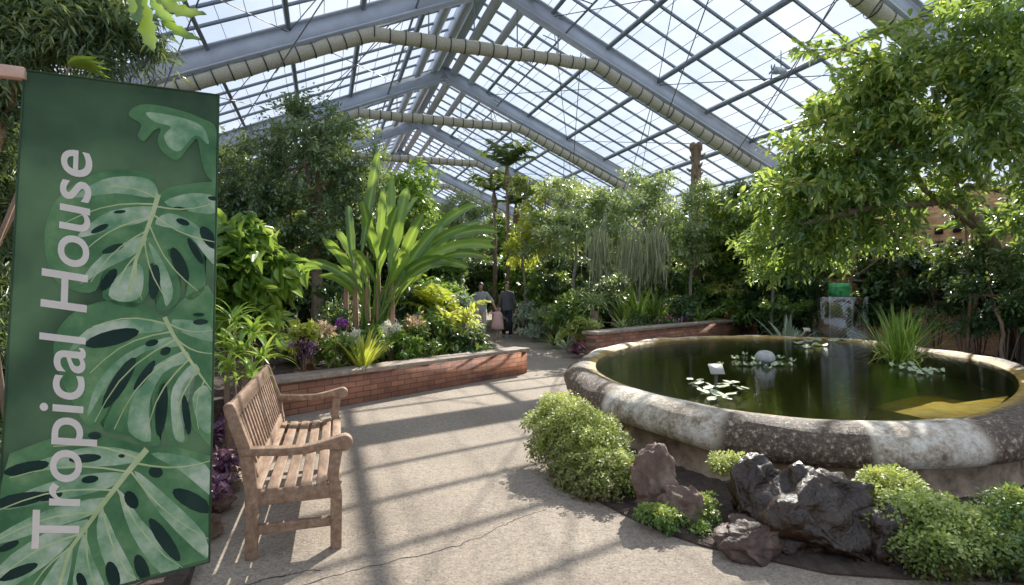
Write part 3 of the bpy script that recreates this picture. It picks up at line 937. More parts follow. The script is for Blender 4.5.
# 1 --- round ficus, left of centre
tree('ficus_tree', 'tall round dark green small-leaved tree left of the giant paddle leaves', (at(318, 300, 10).x, 10, ZB), at(318, 190, 10),
     [blob(305, 160, 10, 66, 52), blob(262, 190, 10, 38, 44), blob(352, 175, 9.8, 36, 50), blob(285, 225, 10, 48, 42), blob(340, 240, 10.2, 48, 46), blob(308, 125, 10, 34, 28), blob(372, 215, 10.6, 30, 50), blob(250, 225, 10.5, 32, 40), blob(300, 270, 10.8, 70, 34)],
     'leaf_ficus', 5200, 7, .10, .045, r0=.12, tw=.34, shell=.35, seed=3)
q = MB()                                                      # brown hanging roots inside the ficus
# 2 --- giant paddle-leaf plant
pb = Vector((at(372, 320, 8.4).x, 8.4, ZB))
pl = empty('paddle_leaf_plant', pb, 'giant bird-of-paradise plant with tall upright and arching paddle leaves in the left bed', 'plant')
specs = [  # base px, tip px, tip Y, width, bend
    ((368, 255), (379, 150), 8.2, .26, .1), ((372, 265), (362, 200), 8.0, .24, .05), ((384, 262), (408, 186), 8.3, .30, .25), ((378, 270), (398, 205), 8.0, .26, .3), ((388, 262), (392, 176), 8.6, .24, .1),
    ((392, 280), (424, 212), 8.2, .28, .2), ((398, 285), (440, 225), 8.0, .28, .3), ((400, 270), (478, 204), 8.2, .25, .55), ((404, 275), (500, 232), 8.1, .26, .75),
    ((400, 285), (497, 248), 7.9, .24, .8), ((402, 292), (488, 258), 7.7, .22, .8), ((398, 280), (462, 212), 8.5, .25, .45), ((372, 290), (322, 238), 8.0, .24, .5), ((366, 295), (306, 262), 7.8, .22, .6),
    ((362, 280), (336, 230), 8.5, .22, .35), ((392, 290), (452, 262), 7.5, .24, .6), ((404, 280), (482, 222), 8.3, .2, .6), ((406, 283), (494, 241), 8.2, .2, .7), ((400, 276), (470, 226), 7.8, .2, .5), ((370, 275), (384, 186), 8.7, .22, .1), ((362, 270), (348, 205), 8.8, .2, .2), ((398, 292), (470, 268), 7.4, .2, .8), ((366, 296), (318, 276), 7.6, .18, .7), ((386, 262), (418, 196), 8.9, .2, .2), ((385, 290), (410, 255), 7.5, .26, .4), ((375, 285), (352, 250), 7.6, .24, .4)]
q = MB(); stq = MB()
for i, (bp, tp, Yt, wd_, bend) in enumerate(specs):
    a = at(bp[0] + random.uniform(-9, 9), bp[1] + random.uniform(-4, 12), 8.4 + random.uniform(-.3, .3)) - pb; c = at(*tp, Yt) - pb
    mid = (a + c) / 2 + Vector((0, 0, bend * (c - a).length * .42)) + Vector((0, 0, 0))
    m = 14; cl = [(1 - t) ** 2 * a + 2 * t * (1 - t) * mid + t * t * c for t in [k / m for k in range(m + 1)]]
    V = []; val = []
    side0 = (c - a).cross(Vector((random.uniform(-.3, .3), -1, .35))).normalized()
    if abs(side0.z) > .8: side0 = (c - a).cross(Vector((0, -1, .2))).normalized()
    ww = wd_ * .62
    for k, p in enumerate(cl):
        t = k / m; wv = ww * .5 * min(1, .12 + t * 2.6) ** .8 * math.sqrt(max(0, 1 - t ** 7)) * (1 + .10 * math.sin(k * 1.9 + i * 2))
        tn_ = (cl[min(k + 1, m)] - cl[max(k - 1, 0)]).normalized(); sd_ = (side0 - tn_ * side0.dot(tn_)).normalized(); up = sd_.cross(tn_)
        rip = .012 * math.sin(k * 2.4 + i)
        V += [p + sd_ * wv + up * (wv * .35 + rip), p + sd_ * wv * .5 + up * wv * .15, p, p - sd_ * wv * .5 + up * wv * .15, p - sd_ * wv + up * (wv * .35 - rip)]
        bv = [.18, .35, .5, .28, .65][i % 5] + random.uniform(-.05, .05)
        val += [bv, bv - .08, .85, bv - .08, bv]
    q.add([tuple(v) for v in V], [(k * 5 + j, k * 5 + j + 1, (k + 1) * 5 + j + 1, (k + 1) * 5 + j) for k in range(m) for j in range(4)], val)
    root = Vector((random.uniform(-.22, .22), random.uniform(-.2, .2), 0))
    stq.tube([root, root.lerp(a, .6) + Vector((0, 0, .1)), a, cl[3]], [.024, .018, .013, .006], 6, val=[.3, .5, .7, .8])
q.build('paddle_leaves', M['leaf_bright'], pl, smooth=True)
stq.build('leaf_stalks', M['leaf_mid'], pl)
q = MB()
for px in (345, 357, 368, 380, 391):
    b_ = at(px, 320, 8.4 + random.uniform(-.2, .2)); b_.z = ZB; b_ -= pb
    dx_ = random.uniform(-.06, .06); q.tube([b_, b_ + Vector((dx_, 0, .7)), b_ + Vector((dx_ * 1.5, 0, 1.3)), b_ + Vector((dx_ * 1.2, 0, 1.75))], [.055, .045, .03, .01], 8)
q.build('trunk', M['bark_red'], pl, smooth=True)

# 3 --- big-leaf bush behind the bench
tree('heart_leaf_shrub', 'glossy bright green shrub with large heart leaves right beside the banner', (at(240, 300, 5.6).x, 5.6, ZB), at(245, 290, 5.6),
     [blob(248, 250, 5.6, 36, 32), blob(230, 285, 5.5, 30, 38), blob(262, 290, 5.7, 26, 34), blob(235, 232, 5.6, 24, 22)], 'leaf_bright', 260, 5, .20, .14, r0=.035, tmpl='heart', tw=.3, droop=.7, seed=5, cat='shrub')
# 4 --- striped lance-leaf rosettes
q = MB(); stq = MB()
for (px, py, Y) in [(232, 322, 4.7), (252, 335, 4.6), (240, 352, 4.4), (262, 358, 4.5), (225, 345, 4.5), (228, 370, 4.3), (250, 378, 4.3)]:
    p = at(px, py, Y); nb = 26
    blades(q, np.array(p) + RNG.normal(size=(nb, 3)) * .02, RNG.uniform(0, 6.28, nb), RNG.uniform(-.1, 1.3, nb), RNG.uniform(.2, .32, nb), .035, RNG.uniform(.9, 1.8, nb), 6, RNG.uniform(.45, 1, nb))
    stq.tube([(p.x + random.uniform(-.06, .06), p.y, .06), (p.x, p.y, p.z)], .012, 6)
plant('dracaena', q, M['leaf_bright'], 'spiky pale green dracaena clump with narrow lance leaves behind the bench back', 'plant', extra=[('stem', stq, M['bark'])])
# 5 --- purple ground cover
for i, (px, py, Y) in enumerate([(220, 405, 4.1), (236, 400, 4.6), (212, 440, 3.6), (226, 430, 3.9), (214, 470, 3.3), (200, 497, 3.05), (240, 415, 4.5)]):
    g = G(px, py, .12); q = MB()
    crown(q, [(0, 0, .05, .16, .16, .08)], 110, 5, .055, .03, .1, droop=.1)
    plant('purple_heart_plant', q, M['leaf_purple'], 'low purple-leaved ground cover tuft between the banner and the bench', 'plant', (g.x, g.y, .10), group='purple tufts behind the bench')
# 6 --- dark strap ferns behind the dracaena
for i, (px, py, Y, lab) in enumerate([(284, 318, 7.8, 'dark arching fern behind the striped dracaena'), (318, 316, 8.8, 'dark arching fern left of the purple orchid'), (300, 300, 8.4, 'shaded fern under the round dark tree')]):
    g = at(px, py, Y); q = MB(); n_ = 16
    fronds(q, (0, 0, .2), RNG.uniform(0, 6.28, n_), RNG.uniform(.5, 1.3, n_), .6, 1.5, 14, .11, .025)
    plant('fern', q, M['leaf_mid'], lab, 'fern', (g.x, g.y, ZB))

# ---- small plants on the near bed -------------------------------------------------------------
def bush(px, py, Y, rpx, rpy, mat, label, tmpl='oval', L=.09, W=.05, n=160, lpt=5, droop=.2, name='shrub', z0=ZB, cat='shrub', group=None):
    p = at(px, py, Y); rx, rz = rpx * Y / F, rpy * Y / F
    q = MB(); crown(q, [(0, 0, p.z - z0, rx, rx, rz)], n, lpt, L, W, L * 2.2, tmpl, droop, .3)
    s_ = MB()
    for _ in range(6):
        e = Vector((random.uniform(-.6, .6) * rx, random.uniform(-.6, .6) * rx, p.z - z0 + random.uniform(0, .6) * rz))
        s_.tube([(e.x * .15, e.y * .15, 0), e * .5 + Vector((0, 0, .02)), e], [.014, .01, .005], 5)
    return plant(name, q, M[mat], label, cat, (p.x, p.y, z0), [('stem', s_, M['bark'])], group)


def tuft(px, py, Y, h, nb, mat, label, name='grass_clump', z0=ZB, W=.02, lo=.9, hi=1.5, dr=1.0, cat='plant', group=None, seg=7):
    p = at(px, py, Y); q = MB()
    blades(q, np.c_[RNG.normal(size=(nb, 2)) * .03 * h, np.zeros(nb)], RNG.uniform(0, 6.28, nb), RNG.uniform(lo, hi, nb), h * RNG.uniform(.6, 1.1, nb), W, dr * RNG.uniform(.4, 1.3, nb), seg)
    return plant(name, q, M[mat], label, cat, (p.x, p.y, z0), group=group)


def rosette(px, py, Y, L, nb, W, mat, label, name='bromeliad', z0=ZB, lo=.3, hi=1.2, dr=.9, group=None, cat='plant'):
    return tuft(px, py, Y, L, nb, mat, label, name, z0, W, lo, hi, dr, cat, group)


def pot(px, py, Y, r, h, label, z0):
    p = at(px, py, Y)
    t = empty('plant_pot', (p.x, p.y, z0), label, 'pot')
    q = MB(); q.lathe((0, 0, 0), [(0, 0), (r * .7, 0), (r * .95, h * .82), (r * 1.08, h * .82), (r * 1.08, h), (r * .92, h), (r * .88, h * .85), (0, h * .83)], 18)
    q.build('pot_body', M['terracotta'], t, smooth=False)
    return t


pots = [(301, 371, 6.95, .075, .13, 'small terracotta pot at the left end of the planter'), (309, 364, 7.25, .10, .22, 'tall terracotta pot beside the smallest pot'), (334, 368, 7.2, .085, .13, 'round terracotta pot right of the tall pot')]
for px, py, Y, r_, h_, lab in pots: pot(px, py, Y, r_, h_, lab, ZB)
bush(303, 334, 6.95, 12, 14, 'leaf_yellow', 'yellowish croton in the terracotta pots near the bench', L=.09, W=.035, n=150, name='croton', z0=ZB + .12)
bush(318, 335, 7.25, 13, 13, 'petal_pink', 'peach and cream leafed croton beside the yellowish croton', L=.08, W=.035, n=150, name='croton', z0=ZB + .2)
bush(304, 344, 6.85, 9, 9, 'leaf_purple', 'small purple-leaved pot plant under the crotons', L=.06, W=.03, n=110, name='pot_plant', z0=ZB + .11)
bush(333, 347, 7.2, 15, 13, 'leaf_mid', 'bright green leafy pot plant right of the crotons', L=.10, W=.045, n=150, name='pot_plant', z0=ZB + .12)
rosette(362, 366, 7.35, .68, 60, .055, 'leaf_yellow', 'yellow-green vase shaped bromeliad near the planter wall', lo=.85, hi=1.5, dr=.45)
rosette(349, 368, 7.4, .30, 16, .03, 'leaf_mid', 'small green strappy plant left of the yellow bromeliad', lo=.5, dr=1.3)
# purple orchid
p = at(340, 345, 7.9); q = MB(); nb = 10
blades(q, np.zeros((nb, 3)), RNG.uniform(0, 6.28, nb), RNG.uniform(.5, 1.2, nb), .3, .05, 1.0)
t = plant('orchid', q, M['leaf_mid'], 'orchid with a purple flower head behind the planter pots', 'flower', (p.x, p.y, ZB))
q = MB(); zt = at(340, 322, 7.9).z - ZB; q.tube([(0, 0, 0), (.02, 0, zt * .6), (0, 0, zt)], .008, 5, val=.5); q.build('stem', M['leaf_mid'], t)
q = MB(); crown(q, [(0, 0, zt, .07, .06, .06)], 26, 4, .05, .04, .05, 'oval'); q.build('flower', M['petal_purple'], t)
bush(416, 322, 8.6, 7, 9, 'petal_pink', 'pale pink flower spike in the middle of the left bed', L=.07, W=.04, n=50, name='ginger_flower', cat='flower')
for i, (px, py, Y, rx, ry, m_, L_, lab) in enumerate([
    (392, 338, 8.5, 18, 20, 'leaf_mid', .11, 'rounded green shrub right of the yellow bromeliad'),
    (375, 325, 8.9, 16, 18, 'leaf_dark', .09, 'dark shrub behind the yellow bromeliad'),
    (352, 326, 8.7, 13, 14, 'leaf_grey', .08, 'grey-green shrub with white bracts beside the purple orchid'),
    (412, 336, 8.8, 18, 20, 'leaf_mid', .12, 'leafy green shrub below the pink flower spike'),
    (436, 330, 9.2, 18, 24, 'leaf_mid', .13, 'broad green shrub left of the variegated ginger'),
    (448, 322, 9.6, 20, 22, 'leaf_yellow', .14, 'yellow variegated ginger near the path corner'),
    (463, 318, 10.2, 15, 20, 'leaf_silver', .13, 'cream and pink leaved ginger beside the walking family'),
    (440, 298, 10.8, 20, 20, 'leaf_bright', .16, 'tall bright yellow-green ginger clump'),
    (425, 298, 10.2, 16, 18, 'leaf_mid', .12, 'green shrub behind the pink flower spike'),
    (402, 300, 9.8, 20, 18, 'leaf_dark', .12, 'dark green shrub under the arching paddle leaves'),
    (335, 302, 9.2, 22, 20, 'leaf_dark', .10, 'dark green shrub under the round ficus'),
    (330, 322, 8.2, 16, 16, 'leaf_dark', .09, 'small dark shrub between ficus and potted crotons'),
    (372, 342, 7.9, 12, 13, 'leaf_mid', .09, 'small green shrub touching the right of the yellow bromeliad'),
    (388, 330, 8.2, 11, 9, 'petal_white', .05, 'small white-flowered plant behind the wall plants'),
    (404, 348, 8.2, 13, 12, 'leaf_bright', .09, 'bright small shrub near the middle of the planter cap'),
    (420, 345, 8.5, 13, 13, 'leaf_mid', .10, 'green small shrub right of the bright one'),
    (352, 338, 7.9, 9, 9, 'petal_white', .05, 'white-flowered plant beside the purple orchid'),
    (468, 345, 9.2, 20, 14, 'leaf_dark', .12, 'low dark leafy shrub at the far corner of the planter'),
    (352, 348, 8.2, 12, 10, 'leaf_dark', .08, 'low dark shrub just behind the yellow bromeliad'),
]):
    bush(px, py, Y, rx, ry, m_, lab, L=L_, W=L_ * .42, n=int(120 + rx * 6))
tuft(455, 352, 9.3, .62, 40, 'leaf_mid', 'long-leaved green strappy plant at the path end of the planter', 'strap_leaf_plant', W=.055, lo=.5, dr=1.4)
tuft(472, 352, 9.6, .52, 36, 'leaf_dark', 'dark glossy strappy plant beside the path corner', 'strap_leaf_plant', W=.05, lo=.5, dr=1.4)
tuft(440, 356, 9.0, .42, 30, 'leaf_mid', 'short strappy plant against the planter cap', 'strap_leaf_plant', W=.04, lo=.5, dr=1.3)
tuft(427, 352, 8.6, .38, 40, 'leaf_lime', 'yellow-green grassy tuft near the middle of the planter wall', 'grass_clump', W=.02)
tuft(410, 356, 8.3, .34, 36, 'leaf_mid', 'green grassy tuft on the planter edge', 'grass_clump', W=.02)
rosette(395, 360, 7.95, .26, 24, .03, 'leaf_lime', 'small pale rosette right of the yellow bromeliad', name='succulent')
rosette(380, 364, 7.8, .2, 20, .03, 'leaf_mid', 'smallest green rosette by the planter cap', name='succulent')
q = MB(); n_ = 9
fronds(q, (0, 0, .5), RNG.uniform(0, 6.28, n_), RNG.uniform(.7, 1.3, n_), 1.1, 1.1, 12, .3, .07)
p = at(447, 330, 9.9); plant('cardboard_palm', q, M['leaf_yellow'], 'upright feathery yellow palm fronds beside the walking man', 'palm', (p.x, p.y, ZB))

# ------------------------------------------------------------------ foreground greenery, upper left
# narrow-leaf tree behind the banner with reddish stems
base = Vector((-2.95, 3.2, .06)); q = MB()
BL = [blob(45, 25, 3.1, 62, 42), blob(8, 20, 3.2, 60, 60), blob(85, 48, 3.15, 34, 24), blob(120, 30, 3.2, 24, 16), blob(150, 42, 3.2, 26, 10), blob(100, 8, 3.1, 34, 18), blob(-20, 110, 3.4, 40, 60), blob(5, 180, 3.5, 22, 60), blob(0, 280, 3.6, 26, 60), blob(-5, 380, 3.7, 26, 70), blob(60, -30, 3.1, 80, 40), blob(4, 460, 3.5, 20, 60)]
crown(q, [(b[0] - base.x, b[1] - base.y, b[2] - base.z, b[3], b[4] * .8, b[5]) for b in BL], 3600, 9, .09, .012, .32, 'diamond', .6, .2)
t_ = MB()
for pts_, r_ in (([(-60, 500), (-40, 300), (-14, 180), (4, 125), (20, 70), (34, 20), (46, -20)], .03), ([(-70, 500), (-40, 320), (0, 238), (20, 200), (30, 150), (28, 90)], .022), ([(20, 70), (60, 50), (100, 40)], .012), ([(0, 238), (-20, 150), (-40, 60)], .018)):
    t_.tube([at(x, y, 3.3) - base for x, y in pts_], [r_ * (1 - .1 * i) for i in range(len(pts_))], 8)
plant('podocarpus_tree', q, M['leaf_ficus'], 'narrow-leaved dark tree with thin reddish stems behind the banner', 'tree', base, [('trunk', t_, M['bark_red'])])
# lobed leaves hanging into the picture at the top
base = at(150, -60, 2.5); q = MB()
for (a, c, w_) in [((158, -2), (207, 14), .06), ((158, 12), (202, 40), .045), ((142, -5), (155, 52), .07), ((135, -15), (140, 24), .06), ((160, -12), (198, -4), .06), ((150, -8), (176, 22), .05)]:
    A, Cc = at(*a, 2.5), at(*c, 2.45); d = (Cc - A); s = d.cross(Vector((.1, -1, .2))).normalized(); m = 12
    V = []
    up = s.cross(d.normalized())
    for k in range(m + 1):
        t = k / m; p = A + d * t - Vector((0, 0, .03 * math.sin(t * 3)));
        wv = w_ * .5 * math.sin(math.pi * min(1, .1 + .9 * t)) ** .6 * (1 + .28 * math.sin(k * 2.3)) * (1 if k < m else .05)
        V += [tuple(p + s * wv + up * .012 - base), tuple(p - base), tuple(p - s * wv + up * .012 - base)]
    q.add(V, [(k * 3 + j, k * 3 + j + 1, k * 3 + j + 4, k * 3 + j + 3) for k in range(m) for j in (0, 1)], random.uniform(.15, .7))
t_ = MB(); t_.tube([at(-60, -80, 2.7) - base, at(80, -50, 2.5) - base, at(150, -20, 2.5) - base, at(155, 4, 2.5) - base], [.015, .012, .008, .005], 6)
t_.tube([at(-60, -80, 2.7) - base, Vector((-3.3, 3.0, .06)) - base], [.02, .035], 6)
plant('fig_branch', q, M['leaf_bright'], 'branch with large lobed bright green leaves hanging above the banner', 'branch', base, [('trunk', t_, M['bark_red'])])
# one broad leaf fan at the banner top
base = Vector((-2.6, 2.9, .06)); q = MB(); n_ = 9
p = at(70, 66, 2.8) - base
blades(q, np.array(p)[None].repeat(n_, 0), RNG.uniform(-.5, .5, n_), RNG.uniform(-.2, .35, n_), RNG.uniform(.14, .22, n_), .06, .3, 6, RNG.uniform(.5, .9, n_))
t_ = MB(); t_.tube([(0, 0, 0), (-.2, 0, 1.5), p], [.015, .012, .006], 6)
plant('fan_leaf_plant', q, M['leaf_bright'], 'fan of broad light green leaves just above the banner corner', 'plant', base, [('trunk', t_, M['bark'])])

# ------------------------------------------------------------------ right side: large spreading tree
base = Vector((9.6, 10.6, .06))
RB_ = [blob(930, 100, 8.6, 66, 50), blob(985, 60, 8.0, 52, 44), blob(880, 140, 8.8, 50, 36), blob(1010, 120, 7.6, 44, 40), blob(850, 175, 9.2, 46, 34), blob(812, 205, 9.6, 42, 34), blob(900, 190, 9.0, 54, 36), blob(790, 240, 10, 40, 32),
       blob(850, 225, 9.8, 50, 32), blob(1000, 20, 7.6, 40, 30), blob(950, 150, 8.2, 40, 24), blob(895, 85, 8.6, 34, 24), blob(1045, 80, 7.4, 50, 80), blob(815, 165, 9.4, 26, 18), blob(835, 118, 9.0, 26, 18), blob(770, 205, 10.2, 30, 24), blob(812, 150, 9.2, 24, 18), blob(1022, 185, 8.0, 30, 20), blob(800, 182, 9.6, 30, 16), blob(1030, 225, 8.6, 24, 24), blob(880, 88, 8.7, 30, 22), blob(855, 95, 8.9, 22, 16), blob(910, 60, 8.4, 30, 20)]
q = MB(); lb = [(b[0] - base.x, b[1] - base.y, b[2] - base.z, *b[3:]) for b in RB_]
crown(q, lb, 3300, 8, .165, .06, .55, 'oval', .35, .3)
# long sprays reaching left
for (a, c) in [((880, 60), (795, 52)), ((860, 40), (985, 8)), ((900, 80), (838, 92)), ((860, 150), (768, 146)), ((870, 130), (795, 128)), ((830, 190), (752, 190)), ((840, 120), (812, 108)), ((900, 58), (835, 78)), ((1000, 10), (940, 12))]:
    A, Cc = at(*a, 8.6), at(*c, 8.5); m = 130
    T = np.array(Cc - A); P = np.array(A)[None] + T[None] * np.linspace(0, 1, m)[:, None] + RNG.normal(size=(m, 3)) * .075 + np.array([0, 0, .12]) * np.sin(np.linspace(0, 3, m))[:, None]
    D = norm(np.tile(T, (m, 1)) * .5 + rdir(m) * .8 - np.array([0, 0, .3]))
    leaves(q, P - np.array(base), D, norm(np.array([0, 0, 1.]) + .5 * rdir(m)), .19, .085, 'oval', RNG.uniform(.3, 1, m))
    twq = globals().setdefault('twq', []); twq.append([A, (A + Cc) / 2 + Vector((0, 0, .12)), Cc])
t_ = MB()
for _p in twq: t_.tube([p - base for p in _p], [.022, .015, .006], 5)
tk = [base, Vector((9.35, 10.2, 1.4)), at(992, 240, 9.6), at(960, 200, 9.2)]
t_.tube([p - base for p in tk], [.13, .11, .09, .07], 9)
for pts_ in ([(960, 200, 9.2), (966, 186, 8.9), (985, 188, 8.6), (1040, 200, 8.2)], [(960, 200, 9.2), (915, 205, 9), (878, 205, 8.9), (850, 190, 8.8)], [(992, 240, 9.6), (925, 190, 9), (890, 130, 8.6)], [(960, 182, 8.9), (990, 150, 8.4), (1000, 90, 8)], [(960, 200, 9.2), (940, 140, 8.8), (935, 90, 8.6)], [(985, 188, 8.6), (965, 160, 8.4), (990, 120, 8.2)], [(878, 205, 8.9), (840, 215, 9.2), (800, 225, 9.5)]):
    t_.tube([at(*p) - base for p in pts_], [.06 - .012 * i for i in range(len(pts_))], 7)
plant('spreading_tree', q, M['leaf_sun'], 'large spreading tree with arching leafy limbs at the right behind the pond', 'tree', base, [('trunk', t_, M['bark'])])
# darker understory
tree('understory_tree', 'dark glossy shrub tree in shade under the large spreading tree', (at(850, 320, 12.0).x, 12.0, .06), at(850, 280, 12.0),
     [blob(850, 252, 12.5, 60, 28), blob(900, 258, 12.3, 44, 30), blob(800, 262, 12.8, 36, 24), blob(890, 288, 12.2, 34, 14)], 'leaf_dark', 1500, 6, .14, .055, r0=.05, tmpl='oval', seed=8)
tree('rhododendron', 'dark whorled-leaf shrub against the brick wall at far right', (at(972, 320, 10.2).x, 10.2, .06), at(972, 260, 10.2),
     [blob(972, 232, 10.2, 26, 26), blob(955, 262, 10.4, 24, 16)], 'leaf_dark', 300, 6, .15, .06, r0=.04, tmpl='oval', seed=9, cat='shrub')
q = MB(); p0 = at(965, 215, 9.9)
blades(q, np.zeros((14, 3)) + np.array((0, 0, p0.z - .06)), RNG.uniform(0, 6.28, 14), RNG.uniform(.2, 1.2, 14), .3, .09, .7)
blades(q, np.zeros((14, 3)) + np.array((-.25, .1, p0.z - .3)), RNG.uniform(0, 6.28, 14), RNG.uniform(.2, 1.2, 14), .3, .09, .7)
t_ = MB(); t_.tube([(0, 0, 0), (.1, 0, 1.2), (0, 0, p0.z - .06)], [.03, .025, .015], 6)
plant('plumeria', q, M['leaf_bright'], 'bright leaf rosettes on a thin stem in front of the right brick wall', 'shrub', (p0.x, p0.y, .06), [('stem', t_, M['bark'])])
tree('understory_tree', 'dark small-leaved shrub at the far right behind the pond rim', (at(1000, 330, 9.2).x, 9.2, .06), at(1000, 310, 9.2),
     [blob(1000, 295, 9.2, 42, 22), blob(1040, 270, 9.0, 36, 40), blob(990, 262, 9.8, 26, 14)], 'leaf_dark', 700, 6, .09, .04, r0=.035, seed=10, cat='shrub')
for i, (px, py, Y, rx, ry) in enumerate([(925, 318, 10.6, 26, 12), (965, 322, 10.2, 26, 12), (1005, 320, 9.6, 26, 12)]):
    bush(px, py, Y, rx, ry, 'leaf_dark', 'low dark ground cover mound on the bank right of the pond grass', L=.07, W=.03, n=260, z0=.06, group='low mounds on the right bank')
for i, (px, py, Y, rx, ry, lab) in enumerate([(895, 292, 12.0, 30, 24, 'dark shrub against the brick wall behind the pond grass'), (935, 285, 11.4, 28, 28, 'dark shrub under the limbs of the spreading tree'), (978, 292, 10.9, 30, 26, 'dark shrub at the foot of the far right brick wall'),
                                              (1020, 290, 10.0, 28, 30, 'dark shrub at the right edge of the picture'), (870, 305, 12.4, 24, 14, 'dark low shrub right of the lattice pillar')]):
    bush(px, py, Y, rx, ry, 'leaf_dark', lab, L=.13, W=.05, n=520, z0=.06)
# agave-like plant and light hedge
rosette(788, 318, 12.0, .95, 34, .10, 'leaf_silver', 'silvery agave with broad pale leaves behind the pond', name='agave', z0=.06, lo=.2, hi=1.35, dr=.5)
bush(785, 306, 12.6, 22, 10, 'leaf_mid', 'low green shrub around the silvery agave', L=.1, W=.05, n=150, z0=.06)
bush(745, 288, 15, 34, 7, 'leaf_lime', 'clipped light green hedge strip at the shaded back wall', L=.09, W=.05, n=420, z0=.06)
bush(742, 312, 14.6, 36, 9, 'leaf_mid', 'broad green leafy border above the far planter wall', L=.16, W=.05, n=200, z0=.06)

# ------------------------------------------------------------------ middle distance
def sparse(name, label, px, Y, top_py, blobs, mat, ntw, lpt, L, W, r0=.05, bark='bark_grey', seed=1, tmpl='diamond', z0=.06, tw=.35):
    b = at(px, 300, Y); b.z = z0
    return tree(name, label, b, at(px + random.uniform(-6, 6), top_py, Y), [blob(*k) for k in blobs], mat, ntw, lpt, L, W, r0, bark, tmpl, tw, .3, .15, None, seed)


sparse('airy_tree', 'airy grey-green tree left of the mossy hanging basket', 572, 15.5, 235, [(572, 215, 15.5, 34, 30), (548, 235, 15.8, 28, 26), (598, 225, 15.2, 26, 30), (560, 190, 15.6, 22, 14)], 'leaf_grey', 900, 6, .15, .06, seed=11)
sparse('airy_tree', 'airy silvery tree in the centre above the far planter wall', 640, 14.8, 240, [(640, 215, 14.8, 40, 32), (612, 200, 15, 26, 24), (668, 235, 14.6, 28, 30), (648, 185, 14.8, 28, 16), (620, 245, 14.8, 26, 20)], 'leaf_grey', 1200, 6, .14, .055, seed=12)
sparse('airy_tree', 'grey-green tree beneath the notched brown trunk top', 692, 14.6, 240, [(700, 225, 14.6, 38, 34), (682, 250, 14.4, 30, 20), (725, 215, 14.8, 28, 26), (700, 196, 14.8, 26, 12)], 'leaf_grey', 1100, 6, .14, .055, seed=13)
sparse('broadleaf_tree', 'bright leafy tree in front of the brick wall left of the spreading tree', 772, 13.3, 250, [(752, 205, 13.9, 36, 30), (770, 185, 13.6, 26, 18), (735, 228, 14.0, 28, 18), (778, 222, 13.4, 22, 20)], 'leaf_mid', 1100, 6, .15, .06, seed=14)
sparse('broadleaf_tree', 'yellow-green young tree behind the slim palms', 415, 13, 230, [(418, 190, 13, 26, 24), (395, 205, 13, 20, 26), (408, 230, 13, 26, 22)], 'leaf_bright', 520, 6, .17, .07, seed=15, z0=ZB)
sparse('broadleaf_tree', 'yellow leaved tree just right of the slim palms', 528, 17, 235, [(532, 218, 17, 20, 20), (528, 245, 17, 20, 18)], 'leaf_yellow', 420, 6, .17, .08, seed=16)
sparse('airy_tree', 'thin arching tree crossing over the slim palms', 545, 17.5, 200, [(548, 188, 17.5, 28, 8), (575, 195, 17.5, 22, 12), (520, 182, 17.4, 16, 6)], 'leaf_lime', 420, 6, .16, .06, seed=17)
sparse('airy_tree', 'fine-leaved tree behind the arching paddle leaves', 465, 16, 240, [(460, 205, 16, 26, 16), (445, 222, 16, 24, 18), (478, 225, 16.2, 20, 22)], 'leaf_grey', 620, 6, .13, .05, seed=18)

# slim palms in the middle
for k, (px, tpy, Y, lab, sc) in enumerate([(507, 168, 18.6, 'tallest slim palm with a small feathery crown above the family', 1.0), (494, 192, 19.2, 'slim palm with a drooping crown left of the tallest palm', .9), (516, 205, 18.9, 'shortest slim palm with brown hanging sheath', .7)]):
    b = at(px, 300, Y); zt = at(px, tpy, Y).z; q = MB(); n_ = 13
    fronds(q, (0, 0, zt - .06), np.linspace(0, 6.0, n_) + .3 * k, RNG.uniform(.5, 1.45, n_), 1.35 * sc, 1.1, 12, .42 * sc, .07, ldroop=.4)
    t_ = MB(); t_.tube([(0, 0, 0), (.05, 0, zt * .5), (0, 0, zt)], [.09, .07, .055], 8)
    t_.tube([(.0, 0, zt - .75), (.02, 0, zt - .4), (0, 0, zt - .1)], [.12, .13, .06], 8)
    plant('palm', q, M['leaf_dark'], lab, 'palm', (b.x, b.y, .06), [('trunk', t_, M['bark'])])

# notched brown trunk top
p = at(696, 300, 15.9); zt = at(696, 147, 15.9).z; q = MB()
q.tube([(0, 0, 0), (0, 0, zt - 1.2), (0, 0, zt - .7), (0, 0, zt - .45), (0, 0, zt - .15), (0, 0, zt)], [.17, .14, .15, .11, .15, .14], 10)
for k in range(5): q.box((.13 * math.cos(k * 1.26), .13 * math.sin(k * 1.26), zt), (.09, .09, .22), Matrix.Rotation(k * 1.26, 4, 'Z'))
for k in range(14): q.tube([(.15 * math.cos(k * 2.4), .15 * math.sin(k * 2.4), zt - 1.6 + .1 * k), (.26 * math.cos(k * 2.4), .26 * math.sin(k * 2.4), zt - 1.5 + .1 * k)], [.05, .02], 6)
props(q.build('tree_stump', M['bark'], loc=(p.x, p.y, .0)), 'bare reddish brown palm stump rising above the far trees', 'trunk')

